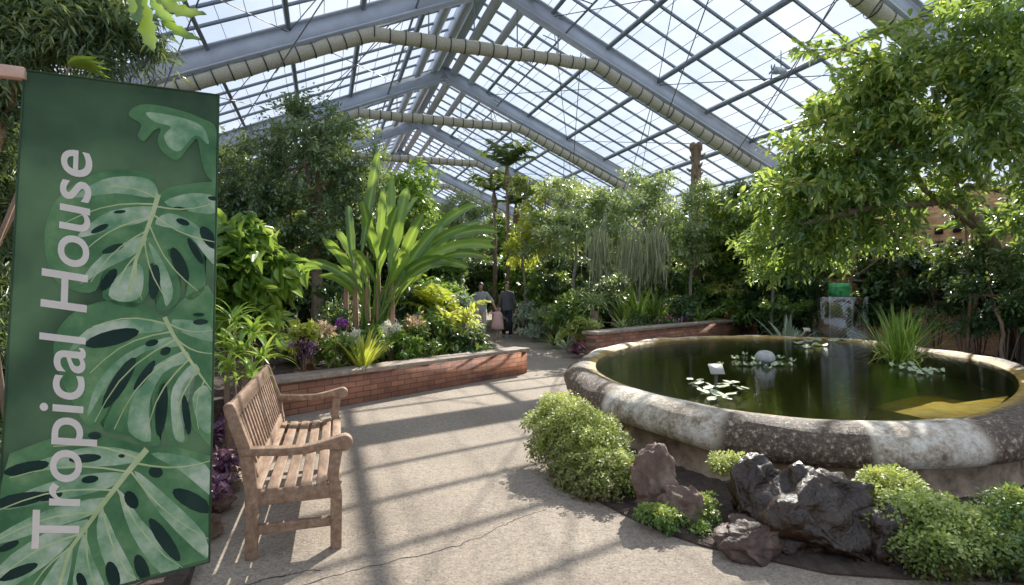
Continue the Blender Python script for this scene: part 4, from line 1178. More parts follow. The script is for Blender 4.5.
# hanging baskets with moss
for (px, py, Y, lab, w_) in [(632, 262, 13.4, 'tall curtain of grey-green hanging moss in the middle trees', .42), (598, 268, 13.8, 'narrow strand of grey moss left of the wide curtain', .25), (657, 270, 13.6, 'narrow strand of hanging moss right of the wide curtain', .2)]:
    p = at(px, 240, Y); q = MB(); n_ = 260
    P = np.c_[RNG.normal(size=(n_, 2)) * [w_ * .5, .16], RNG.uniform(-.35, .35, n_)]
    blades(q, P, RNG.uniform(0, 6.28, n_), -1.35, RNG.uniform(.25, 1.2, n_) ** 1.3, .022, .3, 5, wig=.03)
    o = plant('hanging_moss', q, M['moss'], lab, 'moss', p)
    q = MB(); q.tube([(-w_ * .7, 0, -.1), (0, .1, .15), (w_ * .8, .05, .6)], [.01, .018, .024], 6); q.build('branch', M['bark_grey'], o)
p = at(595, 300, 13.0); p.z = .06
pi_ = MB(); pi_.tube([(0, 0, 0), (0, 0, .9)], .09, 8)
q = MB(); n_ = 110; blades(q, np.c_[RNG.normal(size=(n_, 2)) * .08, np.full(n_, 1.05)], RNG.uniform(0, 6.28, n_), RNG.uniform(-.2, 1.3, n_), RNG.uniform(.35, .7, n_), .03, 1.5, 6)
plant('staghorn_fern', q, M['leaf_grey'], 'shaggy olive epiphyte on a short trunk beside the moss curtains', 'fern', p, [('trunk', pi_, M['bark'])])

mid = [
    (640, 312, 13.2, 'T', .95, 'leaf_bright', 'bright upright strap-leaf clump below the wide moss curtain', .06),
    (656, 312, 13.4, 'T', .9, 'leaf_mid', 'upright green strap-leaf clump right of the brightest clump', .06),
    (625, 312, 13.0, 'T', .7, 'leaf_mid', 'short green strap-leaf clump left of the brightest clump', .06),
    (700, 315, 13.6, 'R', .6, 'leaf_mid', 'spreading green bromeliad above the middle of the far planter wall', .06),
    (664, 322, 12.8, 'R', .5, 'leaf_red', 'orange-red bromeliad in the far planter', .05),
    (728, 316, 14.2, 'R', .6, 'leaf_red', 'reddish pink bromeliad near the right end of the far planter', .05),
    (742, 318, 14.6, 'R', .55, 'leaf_purple', 'purple bromeliad at the right end of the far planter', .05),
    (622, 326, 12.4, 'R', .5, 'leaf_grey', 'grey spiky bromeliad at the left end of the far planter', .05),
    (606, 338, 10.6, 'R', .5, 'leaf_mid', 'green rosette at the left end of the far planter wall', .05),
    (590, 340, 11.4, 'R', .55, 'leaf_red', 'dark red bromeliad at the path edge left of the pond', .06),
    (577, 338, 11.8, 'R', .5, 'leaf_purple', 'maroon bromeliad beside the dark red one', .06),
    (601, 344, 10.9, 'R', .42, 'leaf_purple', 'small maroon rosette nearest the pond rim', .05),
    (566, 334, 12.6, 'R', .55, 'leaf_silver', 'silver-green rosette on the path edge', .05),
    (555, 332, 13.6, 'R', .6, 'leaf_mid', 'green rosette on the right side of the path', .06),
    (680, 320, 13.0, 'R', .5, 'leaf_purple', 'dark spiky rosette in the centre of the far planter', .05),
]
for px, py, Y, k, h_, m_, lab, w_ in mid:
    zz = .55 if 612 < px < 760 else .06
    if k == 'T': tuft(px, py, Y, h_ * 1.2, 46, m_, lab, 'strap_leaf_plant', zz, w_, 1.0, 1.5, .6)
    else: rosette(px, py, Y, h_, 34, w_, m_, lab, z0=zz, lo=.2, hi=1.3, dr=.9)
mb2 = [
    (535, 318, 17, 22, 15, 'leaf_silver', .13, 'pale flowering shrub right of the woman'),
    (553, 318, 15.5, 20, 15, 'leaf_grey', .13, 'grey shrub beyond the pale flowering shrub'),
    (575, 315, 14.2, 22, 20, 'leaf_mid', .14, 'green shrub behind the silver rosette'),
    (545, 290, 17.5, 26, 22, 'leaf_mid', .18, 'large leafed shrub behind the pale flowering shrub'),
    (525, 288, 19, 16, 24, 'leaf_bright', .18, 'sunny shrub close behind the woman'),
    (570, 280, 16.5, 26, 24, 'leaf_dark', .15, 'dark shrub under the airy left tree'),
    (600, 300, 14.6, 22, 20, 'leaf_dark', .13, 'dark shrub behind the red bromeliads'),
    (620, 290, 15.6, 26, 20, 'leaf_mid', .15, 'green shrub behind the moss curtains'),
    (665, 288, 15.8, 26, 20, 'leaf_dark', .14, 'dark shrub right of the moss curtains'),
    (690, 290, 15.5, 22, 22, 'leaf_mid', .15, 'fern-like green shrub before the brick wall'),
    (715, 300, 15.8, 22, 16, 'leaf_dark', .13, 'dark shrub before the pale brick pier'),
    (680, 308, 14, 24, 10, 'leaf_dark', .12, 'low dark shrub in the middle of the far planter'),
    (645, 322, 12.9, 26, 7, 'leaf_dark', .10, 'low dark ground cover behind the far planter cap'),
    (710, 312, 14.6, 26, 7, 'leaf_mid', .11, 'low green ground cover near the far planter cap'),
    (770, 300, 14, 26, 18, 'leaf_dark', .13, 'dark shrub left of the silvery agave'),
    (812, 296, 13.6, 22, 18, 'leaf_dark', .13, 'dark shrub behind the lattice pillar'),
    (580, 328, 12.4, 16, 8, 'leaf_lime', .10, 'low lime green plant behind the maroon bromeliad'),
    (535, 328, 15.6, 14, 7, 'leaf_silver', .10, 'low silvery edging plant along the right of the path'),
]
for px, py, Y, rx, ry, m_, L_, lab in mb2:
    bush(px, py, Y, rx, ry, m_, lab, L=L_, W=L_ * .45, n=int(150 + rx * ry * .6), z0=.06)

# far trees shared as copies
protos = []
for k, (mt, L_, W_, sd_) in enumerate([('leaf_dark', .22, .1, 1), ('leaf_mid', .24, .11, 2), ('leaf_grey', .2, .09, 3), ('leaf_bright', .26, .12, 4)]):
    protos.append((mt, L_, W_, sd_))
far = [
    # px, Y, height, proto, label
    (455, 23, 4.6, 0, 'dark tree at the end of the path left of the man'), (500, 26, 4.8, 1, 'green tree closing the end of the path'), (535, 24, 4.8, 0, 'dark tree right of the path end'),
    (430, 19, 4.2, 2, 'grey-green tree behind the variegated ginger'), (395, 17, 4.6, 0, 'dark tree behind the paddle leaves'), (360, 15, 4.4, 1, 'green tree half hidden by the round ficus'),
    (300, 14.5, 5.0, 0, 'dark tree behind the round ficus'), (250, 13, 4.4, 1, 'green tree left of the round ficus'), (210, 11.5, 4.2, 0, 'dark tree behind the heart-leaf shrub'),
    (570, 22, 4.6, 1, 'green tree behind the airy left tree'), (610, 21, 4.8, 0, 'dark tree behind the moss curtains'), (650, 19, 4.4, 2, 'grey-green tree behind the silvery centre tree'),
    (690, 18, 4.2, 0, 'dark tree at the foot of the bare stump'), (732, 15.6, 3.6, 1, 'green tree before the brick wall right of the stump'), (785, 13.6, 3.0, 0, 'dark tree in the corner of the brick wall'),
    (475, 30, 4.8, 2, 'distant grey-green tree between the palms'), (590, 23.5, 4.4, 3, 'distant sunny tree in the middle'), (420, 27, 4.8, 3, 'distant sunny tree under the roof apex'),
    (150, 10, 3.8, 0, 'dark tree hidden behind the banner'), (60, 8, 3.6, 1, 'green tree behind the narrow-leaved tree'), (0, 6.6, 3.2, 0, 'dark tree at the far left behind the banner pole'),
    (1125, 8.8, 3.8, 0, 'unseen dark tree added at the right wall to darken the pond reflection'), (1300, 7.0, 3.6, 1, 'unseen green tree added at the right wall nearest the viewer'),  # both stand out of view, added for the pond reflection and shading
    (515, 21.5, 3.0, 3, 'sunny small tree behind the woman'), (436, 14.5, 2.8, 1, 'green small tree behind the yellow palm fronds'), (380, 12, 2.8, 0, 'dark small tree behind the paddle leaf stalks'),
    (555, 19, 3.2, 0, 'dark small tree at the right of the path'), (475, 20.5, 2.8, 0, 'dark small tree behind the man'),
]
ptree = []
for (mt, L_, W_, sd_) in protos:
    rr = random.Random(sd_)
    bl = [(rr.uniform(-.5, .5), rr.uniform(-.4, .4), rr.uniform(1.2, 3.7), rr.uniform(.55, .95), rr.uniform(.55, .95), rr.uniform(.45, .75)) for _ in range(8)] + [(0, 0, 3.9, .6, .6, .5), (0, 0, .8, .8, .8, .6)]
    q = MB(); crown(q, bl, 1400, 6, L_, W_, .4, 'diamond', .3, .25)
    t_ = MB(); branches(t_, (0, 0, 0), (0, 0, 2.6), bl, .09, 3, sd_)
    ptree.append((q, t_, mt))
made = {}
for px, Y, h_, k, lab in far:
    x = (px - CX) / F * Y
    loc = (x, Y, .06 if px > 500 else ZB)
    s_ = h_ / 4.4
    if k not in made:
        q, t_, mt = ptree[k]
        o = plant('background_tree', q, M[mt], lab, 'tree', loc, [('trunk', t_, M['bark'])]); made[k] = o
        o.scale = (s_ * 1.1, s_ * 1.1, s_)
    else:
        copy_tree(made[k], loc, random.uniform(0, 6), (s_ * 1.1, s_ * 1.1, s_), lab)

# ------------------------------------------------------------------ ferns on the pond
def maiden(px_list, Y, n, mat, label, base, name='maidenhair_fern', L=.022, W=.015, spread=.045, jx=10, ns=5):
    """hanging fern: thin arching stems each with many tiny round leaflets"""
    q = MB(); base = Vector(base)
    P0 = []; T = []
    for _ in range(n):
        x, y, yy = random.choice(px_list)
        P0.append(np.array(at(x + random.uniform(-jx, jx), y + random.uniform(-jx * .7, jx * .7), yy + random.uniform(-.08, .08))) - np.array(base))
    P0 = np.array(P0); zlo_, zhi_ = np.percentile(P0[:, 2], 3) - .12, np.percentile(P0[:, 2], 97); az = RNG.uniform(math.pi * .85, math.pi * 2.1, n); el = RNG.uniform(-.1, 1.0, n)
    h = np.stack([np.cos(az), np.sin(az), np.zeros(n)], 1)
    cur = P0.copy(); tone = RNG.uniform(.1, .75, n)
    for i in range(8):
        e = el - 2.0 * (i / 8) ** 1.1
        d = h * np.cos(e)[:, None] + np.array([0, 0, 1.]) * np.sin(e)[:, None]
        cur = cur + d * spread * .55
        for s in range(ns):
            D = norm(d * .4 + rdir(n) * .9)
            leaves(q, cur + D * .012, D, norm(np.array([0, -.3, 1.]) + .6 * rdir(n)), L * RNG.uniform(.7, 1.3, n), W, 'diamond', np.clip(tone * .7 + RNG.uniform(-.1, .22, n) + .72 * np.clip((cur[:, 2] - zlo_) / (zhi_ - zlo_), 0, 1.1) - .24 - .03 * i, 0, 1))  # sunlit top painted into the tint, yellower with height; olive-brown fronds dangle below
    return plant(name, q, M[mat], label, 'fern', base)


g = G(580, 480)
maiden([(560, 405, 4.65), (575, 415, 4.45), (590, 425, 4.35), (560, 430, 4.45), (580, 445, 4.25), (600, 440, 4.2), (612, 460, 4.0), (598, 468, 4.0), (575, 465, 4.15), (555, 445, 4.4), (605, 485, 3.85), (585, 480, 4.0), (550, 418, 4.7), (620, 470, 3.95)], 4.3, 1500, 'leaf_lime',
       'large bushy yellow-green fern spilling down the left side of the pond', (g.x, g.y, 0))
maiden([(735, 462, 3.6), (748, 468, 3.55), (725, 460, 3.7)], 3.6, 90, 'leaf_lime', 'small fern tuft hanging under the pale rim section', at(738, 470, 3.7), spread=.02, jx=6, ns=4)
maiden([(660, 512, 3.35), (672, 518, 3.3), (650, 510, 3.4)], 3.4, 80, 'leaf_mid', 'small green fern at the foot of the tall boulder', at(660, 515, 3.45), spread=.02, jx=6, ns=4)
maiden([(700, 500, 3.5), (704, 515, 3.4), (698, 530, 3.3)], 3.4, 70, 'leaf_mid', 'thin fern between the two brown boulders', at(702, 512, 3.5), spread=.02, jx=6, ns=4)
maiden([(880, 478, 3.3), (895, 480, 3.25), (905, 488, 3.2), (868, 492, 3.2)], 3.2, 220, 'leaf_lime', 'fern tuft under the rim beside the black wet boulder', at(885, 480, 3.4), spread=.028, jx=8)
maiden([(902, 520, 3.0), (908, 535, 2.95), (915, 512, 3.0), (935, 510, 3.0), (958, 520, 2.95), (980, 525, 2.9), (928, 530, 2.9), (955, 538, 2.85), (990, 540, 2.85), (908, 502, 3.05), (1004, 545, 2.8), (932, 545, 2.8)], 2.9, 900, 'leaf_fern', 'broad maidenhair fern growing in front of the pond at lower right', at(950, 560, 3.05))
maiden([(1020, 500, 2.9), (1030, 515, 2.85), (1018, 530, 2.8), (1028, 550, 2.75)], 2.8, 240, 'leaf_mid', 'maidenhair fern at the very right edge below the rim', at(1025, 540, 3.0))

# ------------------------------------------------------------------ water lilies
def lily_mesh():
    q = MB(); n_ = 18; V = [(0, 0, .003)]; val = [.8]
    for k in range(n_ + 1):
        a = .22 + (2 * math.pi - .44) * k / n_; r_ = 1 + .04 * math.sin(5 * a)
        V.append((r_ * math.cos(a), r_ * math.sin(a), .03 + .02 * math.sin(3 * a))); val.append(.5)
    q.add(V, [(0, i, i + 1) for i in range(1, n_ + 1)], val)
    return q


lm = None
clusters = [('lily pads round the pond sign', 'pale lily pad in the cluster at the small pond sign', [(693, 392, .10), (703, 397, .12), (716, 398, .13), (728, 394, .12), (738, 392, .10), (710, 390, .11), (722, 402, .11), (733, 398, .10), (700, 388, .08), (745, 395, .08), (690, 383, .07), (718, 388, .10), (727, 405, .09)], .06),
            ('lily pads round the stone dome', 'small pale lily pad floating near the stone dome', [(748, 366, .09), (757, 365, .08), (735, 359, .08), (738, 366, .07), (720, 366, .07), (755, 360, .08), (775, 366, .12), (786, 366, .12), (780, 359, .10), (768, 369, .08), (745, 355, .06), (792, 362, .09)], 0),
            ('lily pads at the far rim', 'lily pad in the long row near the far rim', [(800, 344, .16), (812, 342, .18), (824, 341, .18), (836, 341, .17), (846, 342, .14), (806, 348, .14), (820, 346, .16)], 0),
            ('lily pads in front of the pond grass', 'lily pad floating in front of the pond grass', [(898, 367, .12), (908, 370, .12), (918, 372, .13), (928, 373, .14), (937, 372, .10), (912, 366, .10), (925, 375, .10)], 0)]
_sc = {0: .46, 1: .62, 2: .75, 3: .75}
clusters[0][2].extend([(696, 394, .09), (708, 393, .10), (724, 397, .11), (731, 401, .10), (712, 404, .09), (740, 397, .09), (705, 400, .09), (720, 392, .12), (735, 389, .09), (699, 391, .1), (714, 396, .1), (727, 390, .1)])
for ci_, (grp, lab, lst, lift) in enumerate(clusters):
    for (px, py, r_) in lst:
        p = G(px, py, ZW + .004)
        if lm is None:
            o = lily_mesh().build('lily_pad', M['lily']); lm = o
        else:
            o = lm.copy(); COL.objects.link(o)
        props(o, lab, 'lily pad', grp)
        z = ZW + .006 + (random.uniform(0, lift) if lift else random.uniform(0, .004))
        o.location = (p.x, p.y, z); r_ *= _sc[ci_]; o.scale = (r_, r_, 1 if not lift else r_ * 2.4)
        o.rotation_euler = (random.uniform(-.35, .35) if lift else 0, random.uniform(-.35, .35) if lift else 0, random.uniform(0, 6))
        if lift: o.location.z += .035

# pond sign
p = G(716, 394, ZW); t = empty('plant_sign', (p.x, p.y, .06), 'small tilted grey plant label on a black stake in the pond', 'sign')
hz = at(716, 371, p.y).z - .06
q = MB(); q.tube([(0, 0, 0), (0, 0, hz)], .012, 6); q.build('stake', M['black'], t)
q = MB(); q.box((0, -.01, hz + .02), (.13, .006, .11), Matrix.Rotation(-.75, 4, 'X')); q.build('plate', M['sign_plate'], t)
# stone dome
p = G(765, 364, ZW); t = empty('stone_fountain', (p.x, p.y, .06), 'round grey stone dome standing in the pond among lily pads', 'fountain')
q = MB(); z = ZW - .06
q.lathe((0, 0, 0), [(.05, 0), (.05, z + .02), (.11, z + .04), (.125, z + .07), (.115, z + .12), (.08, z + .16), (.04, z + .175), (0, z + .178)], 24)
q.build('dome', M['stone_ball'], t, smooth=True)
# grass clump in pond
p = G(899, 362, ZW); q = MB(); nb = 190
blades(q, np.c_[RNG.normal(size=(nb, 2)) * .06, np.full(nb, ZW - .1)], RNG.uniform(0, 6.28, nb), np.clip(RNG.normal(1.25, .28, nb), .3, 1.55), RNG.uniform(.5, 1.02, nb), .018, RNG.uniform(.1, 1.0, nb), 7, RNG.uniform(.2, 1, nb))
nb = 26
blades(q, np.c_[RNG.normal(size=(nb, 2)) * .08, np.full(nb, ZW)], RNG.uniform(0, 6.28, nb), RNG.uniform(.3, .9, nb), RNG.uniform(.5, .8, nb), .014, 1.6, 7, np.full(nb, 1.0))
pt = MB(); pt.lathe((0, 0, .06), [(0, 0), (.12, 0), (.15, .3), (.13, .3), (0, .28)], 16)
plant('pond_grass', q, M['leaf_bright'], 'tall green spiky grass clump growing in the pond', 'plant', (p.x, p.y, 0), [('pot', pt, M['black'])])

# ------------------------------------------------------------------ lattice pillar with green box
Y = 11.2; p = at(841, 330, Y); z0 = .06
t = empty('display_pillar', (p.x, Y, z0), 'silver lattice pillar in a clear acrylic case beyond the pond', 'display')
ztop = at(841, 297, Y).z - z0; hw = 11 * Y / F
q = MB(); sp_ = .075
for i in range(-30, 31):
    for s in (1, -1):
        a = Vector((-hw, 0, i * sp_)); c = Vector((hw, 0, i * sp_ + s * 2 * hw * .8))
        # clip to the panel height
        def cl(pp, qq):
            out = []
            for u, v in ((pp, qq), (qq, pp)):
                w_ = u.copy()
                if w_.z < 0: w_ = u.lerp(v, (0 - u.z) / (v.z - u.z))
                if w_.z > ztop: w_ = u.lerp(v, (ztop - u.z) / (v.z - u.z))
                out.append(w_)
            return out
        if (a.z < 0 and c.z < 0) or (a.z > ztop and c.z > ztop): continue
        a, c = cl(a, c); q.beam(a, c, .012 if s > 0 else .009, .012, (0, 1, 0))
q.build('lattice', M['stone_ball'], t)
q = MB()
for x in (-hw, hw): q.tube([(x, 0, 0), (x, 0, ztop)], .014, 6)
q.tube([(-hw, 0, ztop), (hw, 0, ztop)], .014, 6); q.build('lattice_frame', M['stone_ball'], t)
q = MB(); xl = (822 - 841) * Y / F; xr = (864 - 841) * Y / F
q.box(((xl + xr) / 2, -.12, ztop / 2), (xr - xl, .008, ztop)); q.box((xl, .1, ztop / 2), (.008, .44, ztop)); q.box((xr, .1, ztop / 2), (.008, .44, ztop))
q.build('acrylic_case', M['acrylic'], t)
p2 = at(840, 290, Y - .02)
t2 = empty('green_box', (p2.x, Y, z0 + ztop), 'bright green translucent box standing on the lattice pillar', 'box')
q = MB(); hb = at(840, 283, Y).z - z0 - ztop
for (c_, s_) in [((0, -.09, hb / 2), (.33, .006, hb)), ((0, .09, hb / 2), (.33, .006, hb)), ((-.165, 0, hb / 2), (.006, .18, hb)), ((.165, 0, hb / 2), (.006, .18, hb)), ((0, 0, .003), (.33, .18, .006)), ((0, 0, hb * .72), (.35, .2, .012))]:
    q.box(c_, s_)
q.build('box_body', M['green_box'], t2)
q = MB(); blades(q, np.array([[.2, 0, .0]] * 6), RNG.uniform(-.6, .6, 6), RNG.uniform(.3, 1.3, 6), .22, .09, .7); q.build('leaf_cutout', M['leaf_bright'], t2)
# tiny white plant label beyond the rim
p = at(807, 330, 11.3); t = empty('plant_sign', (p.x, p.y, .06), 'tiny white plant label standing left of the lattice pillar', 'sign')
q = MB(); q.tube([(0, 0, 0), (0, 0, .55)], .008, 5); q.build('stake', M['black'], t)
q = MB(); q.box((0, 0, .58), (.14, .005, .08), Matrix.Rotation(-.5, 4, 'X')); q.build('plate', M['petal_white'], t)

# ------------------------------------------------------------------ bench
TH = -.309; BLn = 1.62; BD = .45
bench = empty('garden_bench', (-1.40, 2.92, 0), 'weathered teak garden bench with slatted back and scrolled arms', 'bench', rz=-TH)
# local: x = seat depth (towards the path), y = length
mw = M['wood']


def extr(poly, y0, y1, name, mat=mw, bv=.005):
    """side profile (x,z) pushed along y"""
    n_ = len(poly); q = MB()
    V = [(x, y0, z) for x, z in poly] + [(x, y1, z) for x, z in poly]
    q.add(V, [tuple(range(n_))]); q.f.append(np.array([tuple(range(2 * n_ - 1, n_ - 1, -1))])); q.mi.append(np.zeros(1))
    q.f.append(np.array([(i, n_ + i, n_ + (i + 1) % n_, (i + 1) % n_) for i in range(n_)])); q.mi.append(np.zeros(n_))
    o = q.build(name, mat, bench); bevel(o, bv, 2); return o


for y0 in (0, BLn - .055):
    y1 = y0 + .055
    # rear leg rising into the reclined back post
    extr([(-.03, 0), (.03, 0), (.035, .36), (.0, .60), (-.075, .82), (-.088, .845), (-.115, .85), (-.135, .835), (-.13, .80), (-.06, .58), (-.03, .36)], y0, y1, 'rear_leg')
    extr([(BD - .045, 0), (BD + .015, 0), (BD + .018, .30), (BD + .0, .42), (BD + .022, .56), (BD - .045, .56), (BD - .062, .42), (BD - .045, .30)], y0, y1, 'front_leg')
    # arm with rolled end
    top = [(-.06, .605), (.05, .60), (.16, .592), (.27, .592), (.37, .610), (.44, .628)]
    scroll = [(BD + .03 + .045 * math.cos(a), .592 + .045 * math.sin(a)) for a in np.linspace(1.9, -2.2, 12)]
    bot = [(.38, .565), (.28, .548), (.16, .548), (.05, .558), (-.05, .562)]
    extr(top + scroll + bot, y0 - .008, y1 + .008, 'armrest', bv=.008)
    q = MB(); q.box((BD / 2, (y0 + y1) / 2, .155), (BD - .06, .035, .05)); bevel(q.build('stretcher', mw, bench))
    q = MB(); q.box((BD / 2, (y0 + y1) / 2, .325), (BD - .05, .04, .075)); bevel(q.build('side_rail', mw, bench))
# rails
q = MB(); q.box((BD - .005, BLn / 2, .33), (.028, BLn - .1, .065)); bevel(q.build('front_rail', mw, bench))
q = MB(); q.box((.0, BLn / 2, .33), (.028, BLn - .1, .065)); bevel(q.build('rear_rail', mw, bench))
R_ = Matrix.Rotation(-.30, 4, 'Y')
q = MB(); q.box((-.098, BLn / 2, .80), (.032, BLn - .1, .085), R_); bevel(q.build('top_rail', mw, bench))
q = MB(); q.box((.012, BLn / 2, .45), (.03, BLn - .1, .055), R_); bevel(q.build('lower_back_rail', mw, bench))
ns = 17
for i in range(ns):
    y = .055 + (BLn - .11) * (i + .5) / ns
    q = MB(); q.beam((.008, y, .46), (-.088, y, .775), .032, .016, (1, 0, 0)); bevel(q.build('back_slat', mw, bench), .003)
for i, (x, z) in enumerate([(.02, .372), (.105, .364), (.19, .360), (.275, .362), (.36, .370), (.435, .372)]):
    q = MB(); q.box((x, BLn / 2, z), (.062, BLn - .02, .022), Matrix.Rotation([.12, .06, 0, -.05, -.08, .1][i], 4, 'Y')); bevel(q.build('seat_slat', mw, bench), .006)
# bench runs away from the camera to the left: local y must follow (sin TH, cos TH)

# ------------------------------------------------------------------ banner
TL, TR = at(24, 70, 1.595), at(219, 95, 1.80)
BR = at(209.5, 562, 1.744)
nrm = (TR - TL).cross(BR - TR).normalized()
if nrm.y > 0: nrm = -nrm                       # towards the camera


def on_plane(px, py, off=0.0):
    o_ = Vector((0, 0, H)); d_ = Vector(((px - CX) / F, 1, (HY - py) / F))
    t_ = (TL - o_).dot(nrm) / d_.dot(nrm)
    return o_ + d_ * t_ + nrm * off


BLc = on_plane(-8, 621)


def clampb(px, py):
    top = 70 + (px - 24) * 25 / 195 + 1.5
    lef = 24 - (py - 70) * 32 / 551 + 1.0; rig = 219 - (py - 95) * 9.5 / 467 - 1.5
    bot = 562 + (209.5 - px) * 59 / 217.5 - 2
    return min(max(px, lef), rig), min(max(py, top), bot)


def mat_cloth(name, stops, scale=5, tr=.3):
    m, nt, b = mat_base(name)
    n = noise(nt, scale, 4, .6, tc(nt)); wv = noise(nt, 700, 1, .5, tc(nt))
    r_ = ramp(nt, stops, n.outputs[0])
    c = mix(nt, r_.outputs[0], wv.outputs[1], .12, 'OVERLAY')
    nt.links.new(c, b.inputs['Base Color']); b.inputs['Roughness'].default_value = .9; b.inputs['Specular IOR Level'].default_value = .1
    t = nt.nodes.new('ShaderNodeBsdfTranslucent'); nt.links.new(c, t.inputs[0])
    ms = nt.nodes.new('ShaderNodeMixShader'); ms.inputs[0].default_value = tr
    nt.links.new(b.outputs[0], ms.inputs[1]); nt.links.new(t.outputs[0], ms.inputs[2])
    nt.links.new(ms.outputs[0], nt.nodes['Material Output'].inputs[0])
    return m


bm_bg = mat_cloth('banner_dark', [(.3, (.028, .055, .034)), (.7, (.058, .115, .058))], 4)
bm_l1 = mat_cloth('banner_leaf_shade', [(.3, (.045, .14, .06)), (.55, (.10, .24, .10)), (.75, (.22, .37, .17))], 9)
bm_l2 = mat_cloth('banner_leaf_light', [(.35, (.12, .29, .15)), (.5, (.28, .46, .27)), (.68, (.58, .68, .52))], 11)
bm_v = mat_cloth('banner_vein', [(.3, (.34, .50, .20)), (.7, (.62, .70, .38))], 12)
bm_h = mat_cloth('banner_hole', [(.3, (.010, .026, .022)), (.7, (.024, .05, .038))], 8)
bm_t = mat_cloth('banner_text', [(.3, (.93, .82, .76)), (.7, (.98, .90, .84))], 20, .4)
ban = empty('banner', (TL + TR) / 2, 'dark green monstera print banner reading Tropical House hanging at left', 'banner')
O = (TL + TR) / 2
q = MB(); nu, nv = 12, 30
for j in range(nv + 1):
    for i in range(nu + 1):
        a = TL.lerp(TR, i / nu); c = BLc.lerp(BR, i / nu); p = a.lerp(c, j / nv) - nrm * .004 - O
        if j == 0 and i == 0: V = []
        V.append(tuple(p))
q.add(V, [(j * (nu + 1) + i, j * (nu + 1) + i + 1, (j + 1) * (nu + 1) + i + 1, (j + 1) * (nu + 1) + i) for j in range(nv) for i in range(nu)], .5, 0)


def shape(pts, off, mi):
    P = [on_plane(*clampb(x, y), off) - O for x, y in pts]
    bm = bmesh.new(); vs = [bm.verts.new(p) for p in P]
    try: f = bm.faces.new(vs)
    except Exception: bm.free(); return
    bmesh.ops.triangulate(bm, faces=[f]); bm.verts.index_update()
    q.add([tuple(v.co) for v in bm.verts], [[v.index for v in f.verts] for f in bm.faces], .5, mi); bm.free()


c1 = lambda L: [(x * .444, 60 + y * .444) for x, y in L]
c2 = lambda L: [(x * .487, 300 + y * .487) for x, y in L]


def rnd(pts, n=4):
    return [tuple(p) for p in closed_spline([np.array(p, float) for p in pts], n)]


def vein(pts, w, off, mi=3):
    for (x0, y0), (x1, y1), k in zip(pts[:-1], pts[1:], range(9)):
        dx, dy = x1 - x0, y1 - y0; l = math.hypot(dx, dy); nx, ny = -dy / l, dx / l
        w0 = w * (1 - .5 * k / max(1, len(pts) - 1)); w1 = w * (1 - .5 * (k + 1) / max(1, len(pts) - 1))
        a, b, c, d = clampb(x0 + nx * w0, y0 + ny * w0), clampb(x0 - nx * w0, y0 - ny * w0), clampb(x1 - nx * w1, y1 - ny * w1), clampb(x1 + nx * w1, y1 + ny * w1)
        q.add([tuple(on_plane(*p, off) - O) for p in (a, b, c, d)], [(0, 1, 2, 3)], .5, mi)


def bow(a, b, k=.12, n=5):
    (x0, y0), (x1, y1) = a, b; nx, ny = -(y1 - y0), x1 - x0
    return [(x0 + (x1 - x0) * t + nx * k * math.sin(math.pi * t), y0 + (y1 - y0) * t + ny * k * math.sin(math.pi * t)) for t in [i / n for i in range(n + 1)]]


def ell(cx_, cy_, a, b, rot=0):
    r_ = math.radians(rot)
    return [(cx_ + a * math.cos(t) * math.cos(r_) - b * math.sin(t) * math.sin(r_), cy_ + a * math.cos(t) * math.sin(r_) + b * math.sin(t) * math.cos(r_)) for t in np.linspace(0, 2 * math.pi, 14)[:-1]]


# soft bands behind the leaves
shape(rnd(c1([(290, 125), (305, 105), (340, 100), (400, 112), (450, 130), (490, 160), (494, 270), (470, 265), (455, 230), (445, 180), (430, 190), (400, 225), (370, 210), (355, 185), (362, 155), (345, 160), (325, 182), (310, 170), (318, 145)])), .0008, 1)
shape(rnd(c1([(330, 118), (400, 128), (455, 150), (470, 190), (440, 170), (405, 205), (380, 195), (370, 170), (385, 150), (350, 140)])), .0012, 2)
L1 = c1([(357, 300), (345, 262), (300, 248), (230, 252), (160, 285), (115, 335), (100, 410), (120, 490), (170, 520), (215, 520), (235, 475), (265, 478), (240, 510), (232, 535), (270, 553), (310, 555), (335, 520), (335, 470), (345, 458), (365, 480), (362, 530), (350, 555), (370, 565), (400, 545), (405, 500), (380, 440), (378, 425), (400, 430), (420, 460), (425, 500), (418, 535), (440, 538), (462, 510), (460, 470), (440, 420), (430, 400), (465, 440), (496, 470), (496, 290), (470, 275), (420, 280), (380, 288)])
shape(rnd(L1, 3), .0010, 1)
for l in ([(345, 275), (300, 262), (230, 270), (170, 310), (260, 300), (350, 310)], [(345, 330), (250, 340), (190, 380), (180, 400), (260, 380), (335, 360)], [(325, 395), (230, 440), (180, 505), (240, 470), (315, 430)],
          [(300, 460), (262, 490), (245, 530), (280, 545), (318, 530), (322, 470)], [(370, 320), (430, 300), (490, 310), (490, 345), (420, 340)], [(350, 370), (420, 390), (480, 460), (490, 430), (440, 370), (380, 345)], [(335, 410), (370, 460), (390, 520), (375, 555), (365, 520), (350, 460)]):
    shape(rnd(c1(l), 3), .0014, 2)
vein(c1([(357, 303), (345, 345), (325, 400), (305, 455), (288, 530)]), 2.6, .0024)
for a, b in [((355, 312), (240, 285)), ((350, 325), (150, 365)), ((340, 355), (190, 430)), ((330, 385), (205, 500)), ((312, 435), (262, 520)), ((352, 330), (490, 320)), ((348, 350), (492, 410)), ((338, 375), (445, 520)), ((325, 400), (380, 545)), ((310, 440), (320, 540))]:
    vein(c1(bow(a, b, .08)), .8, .0022)
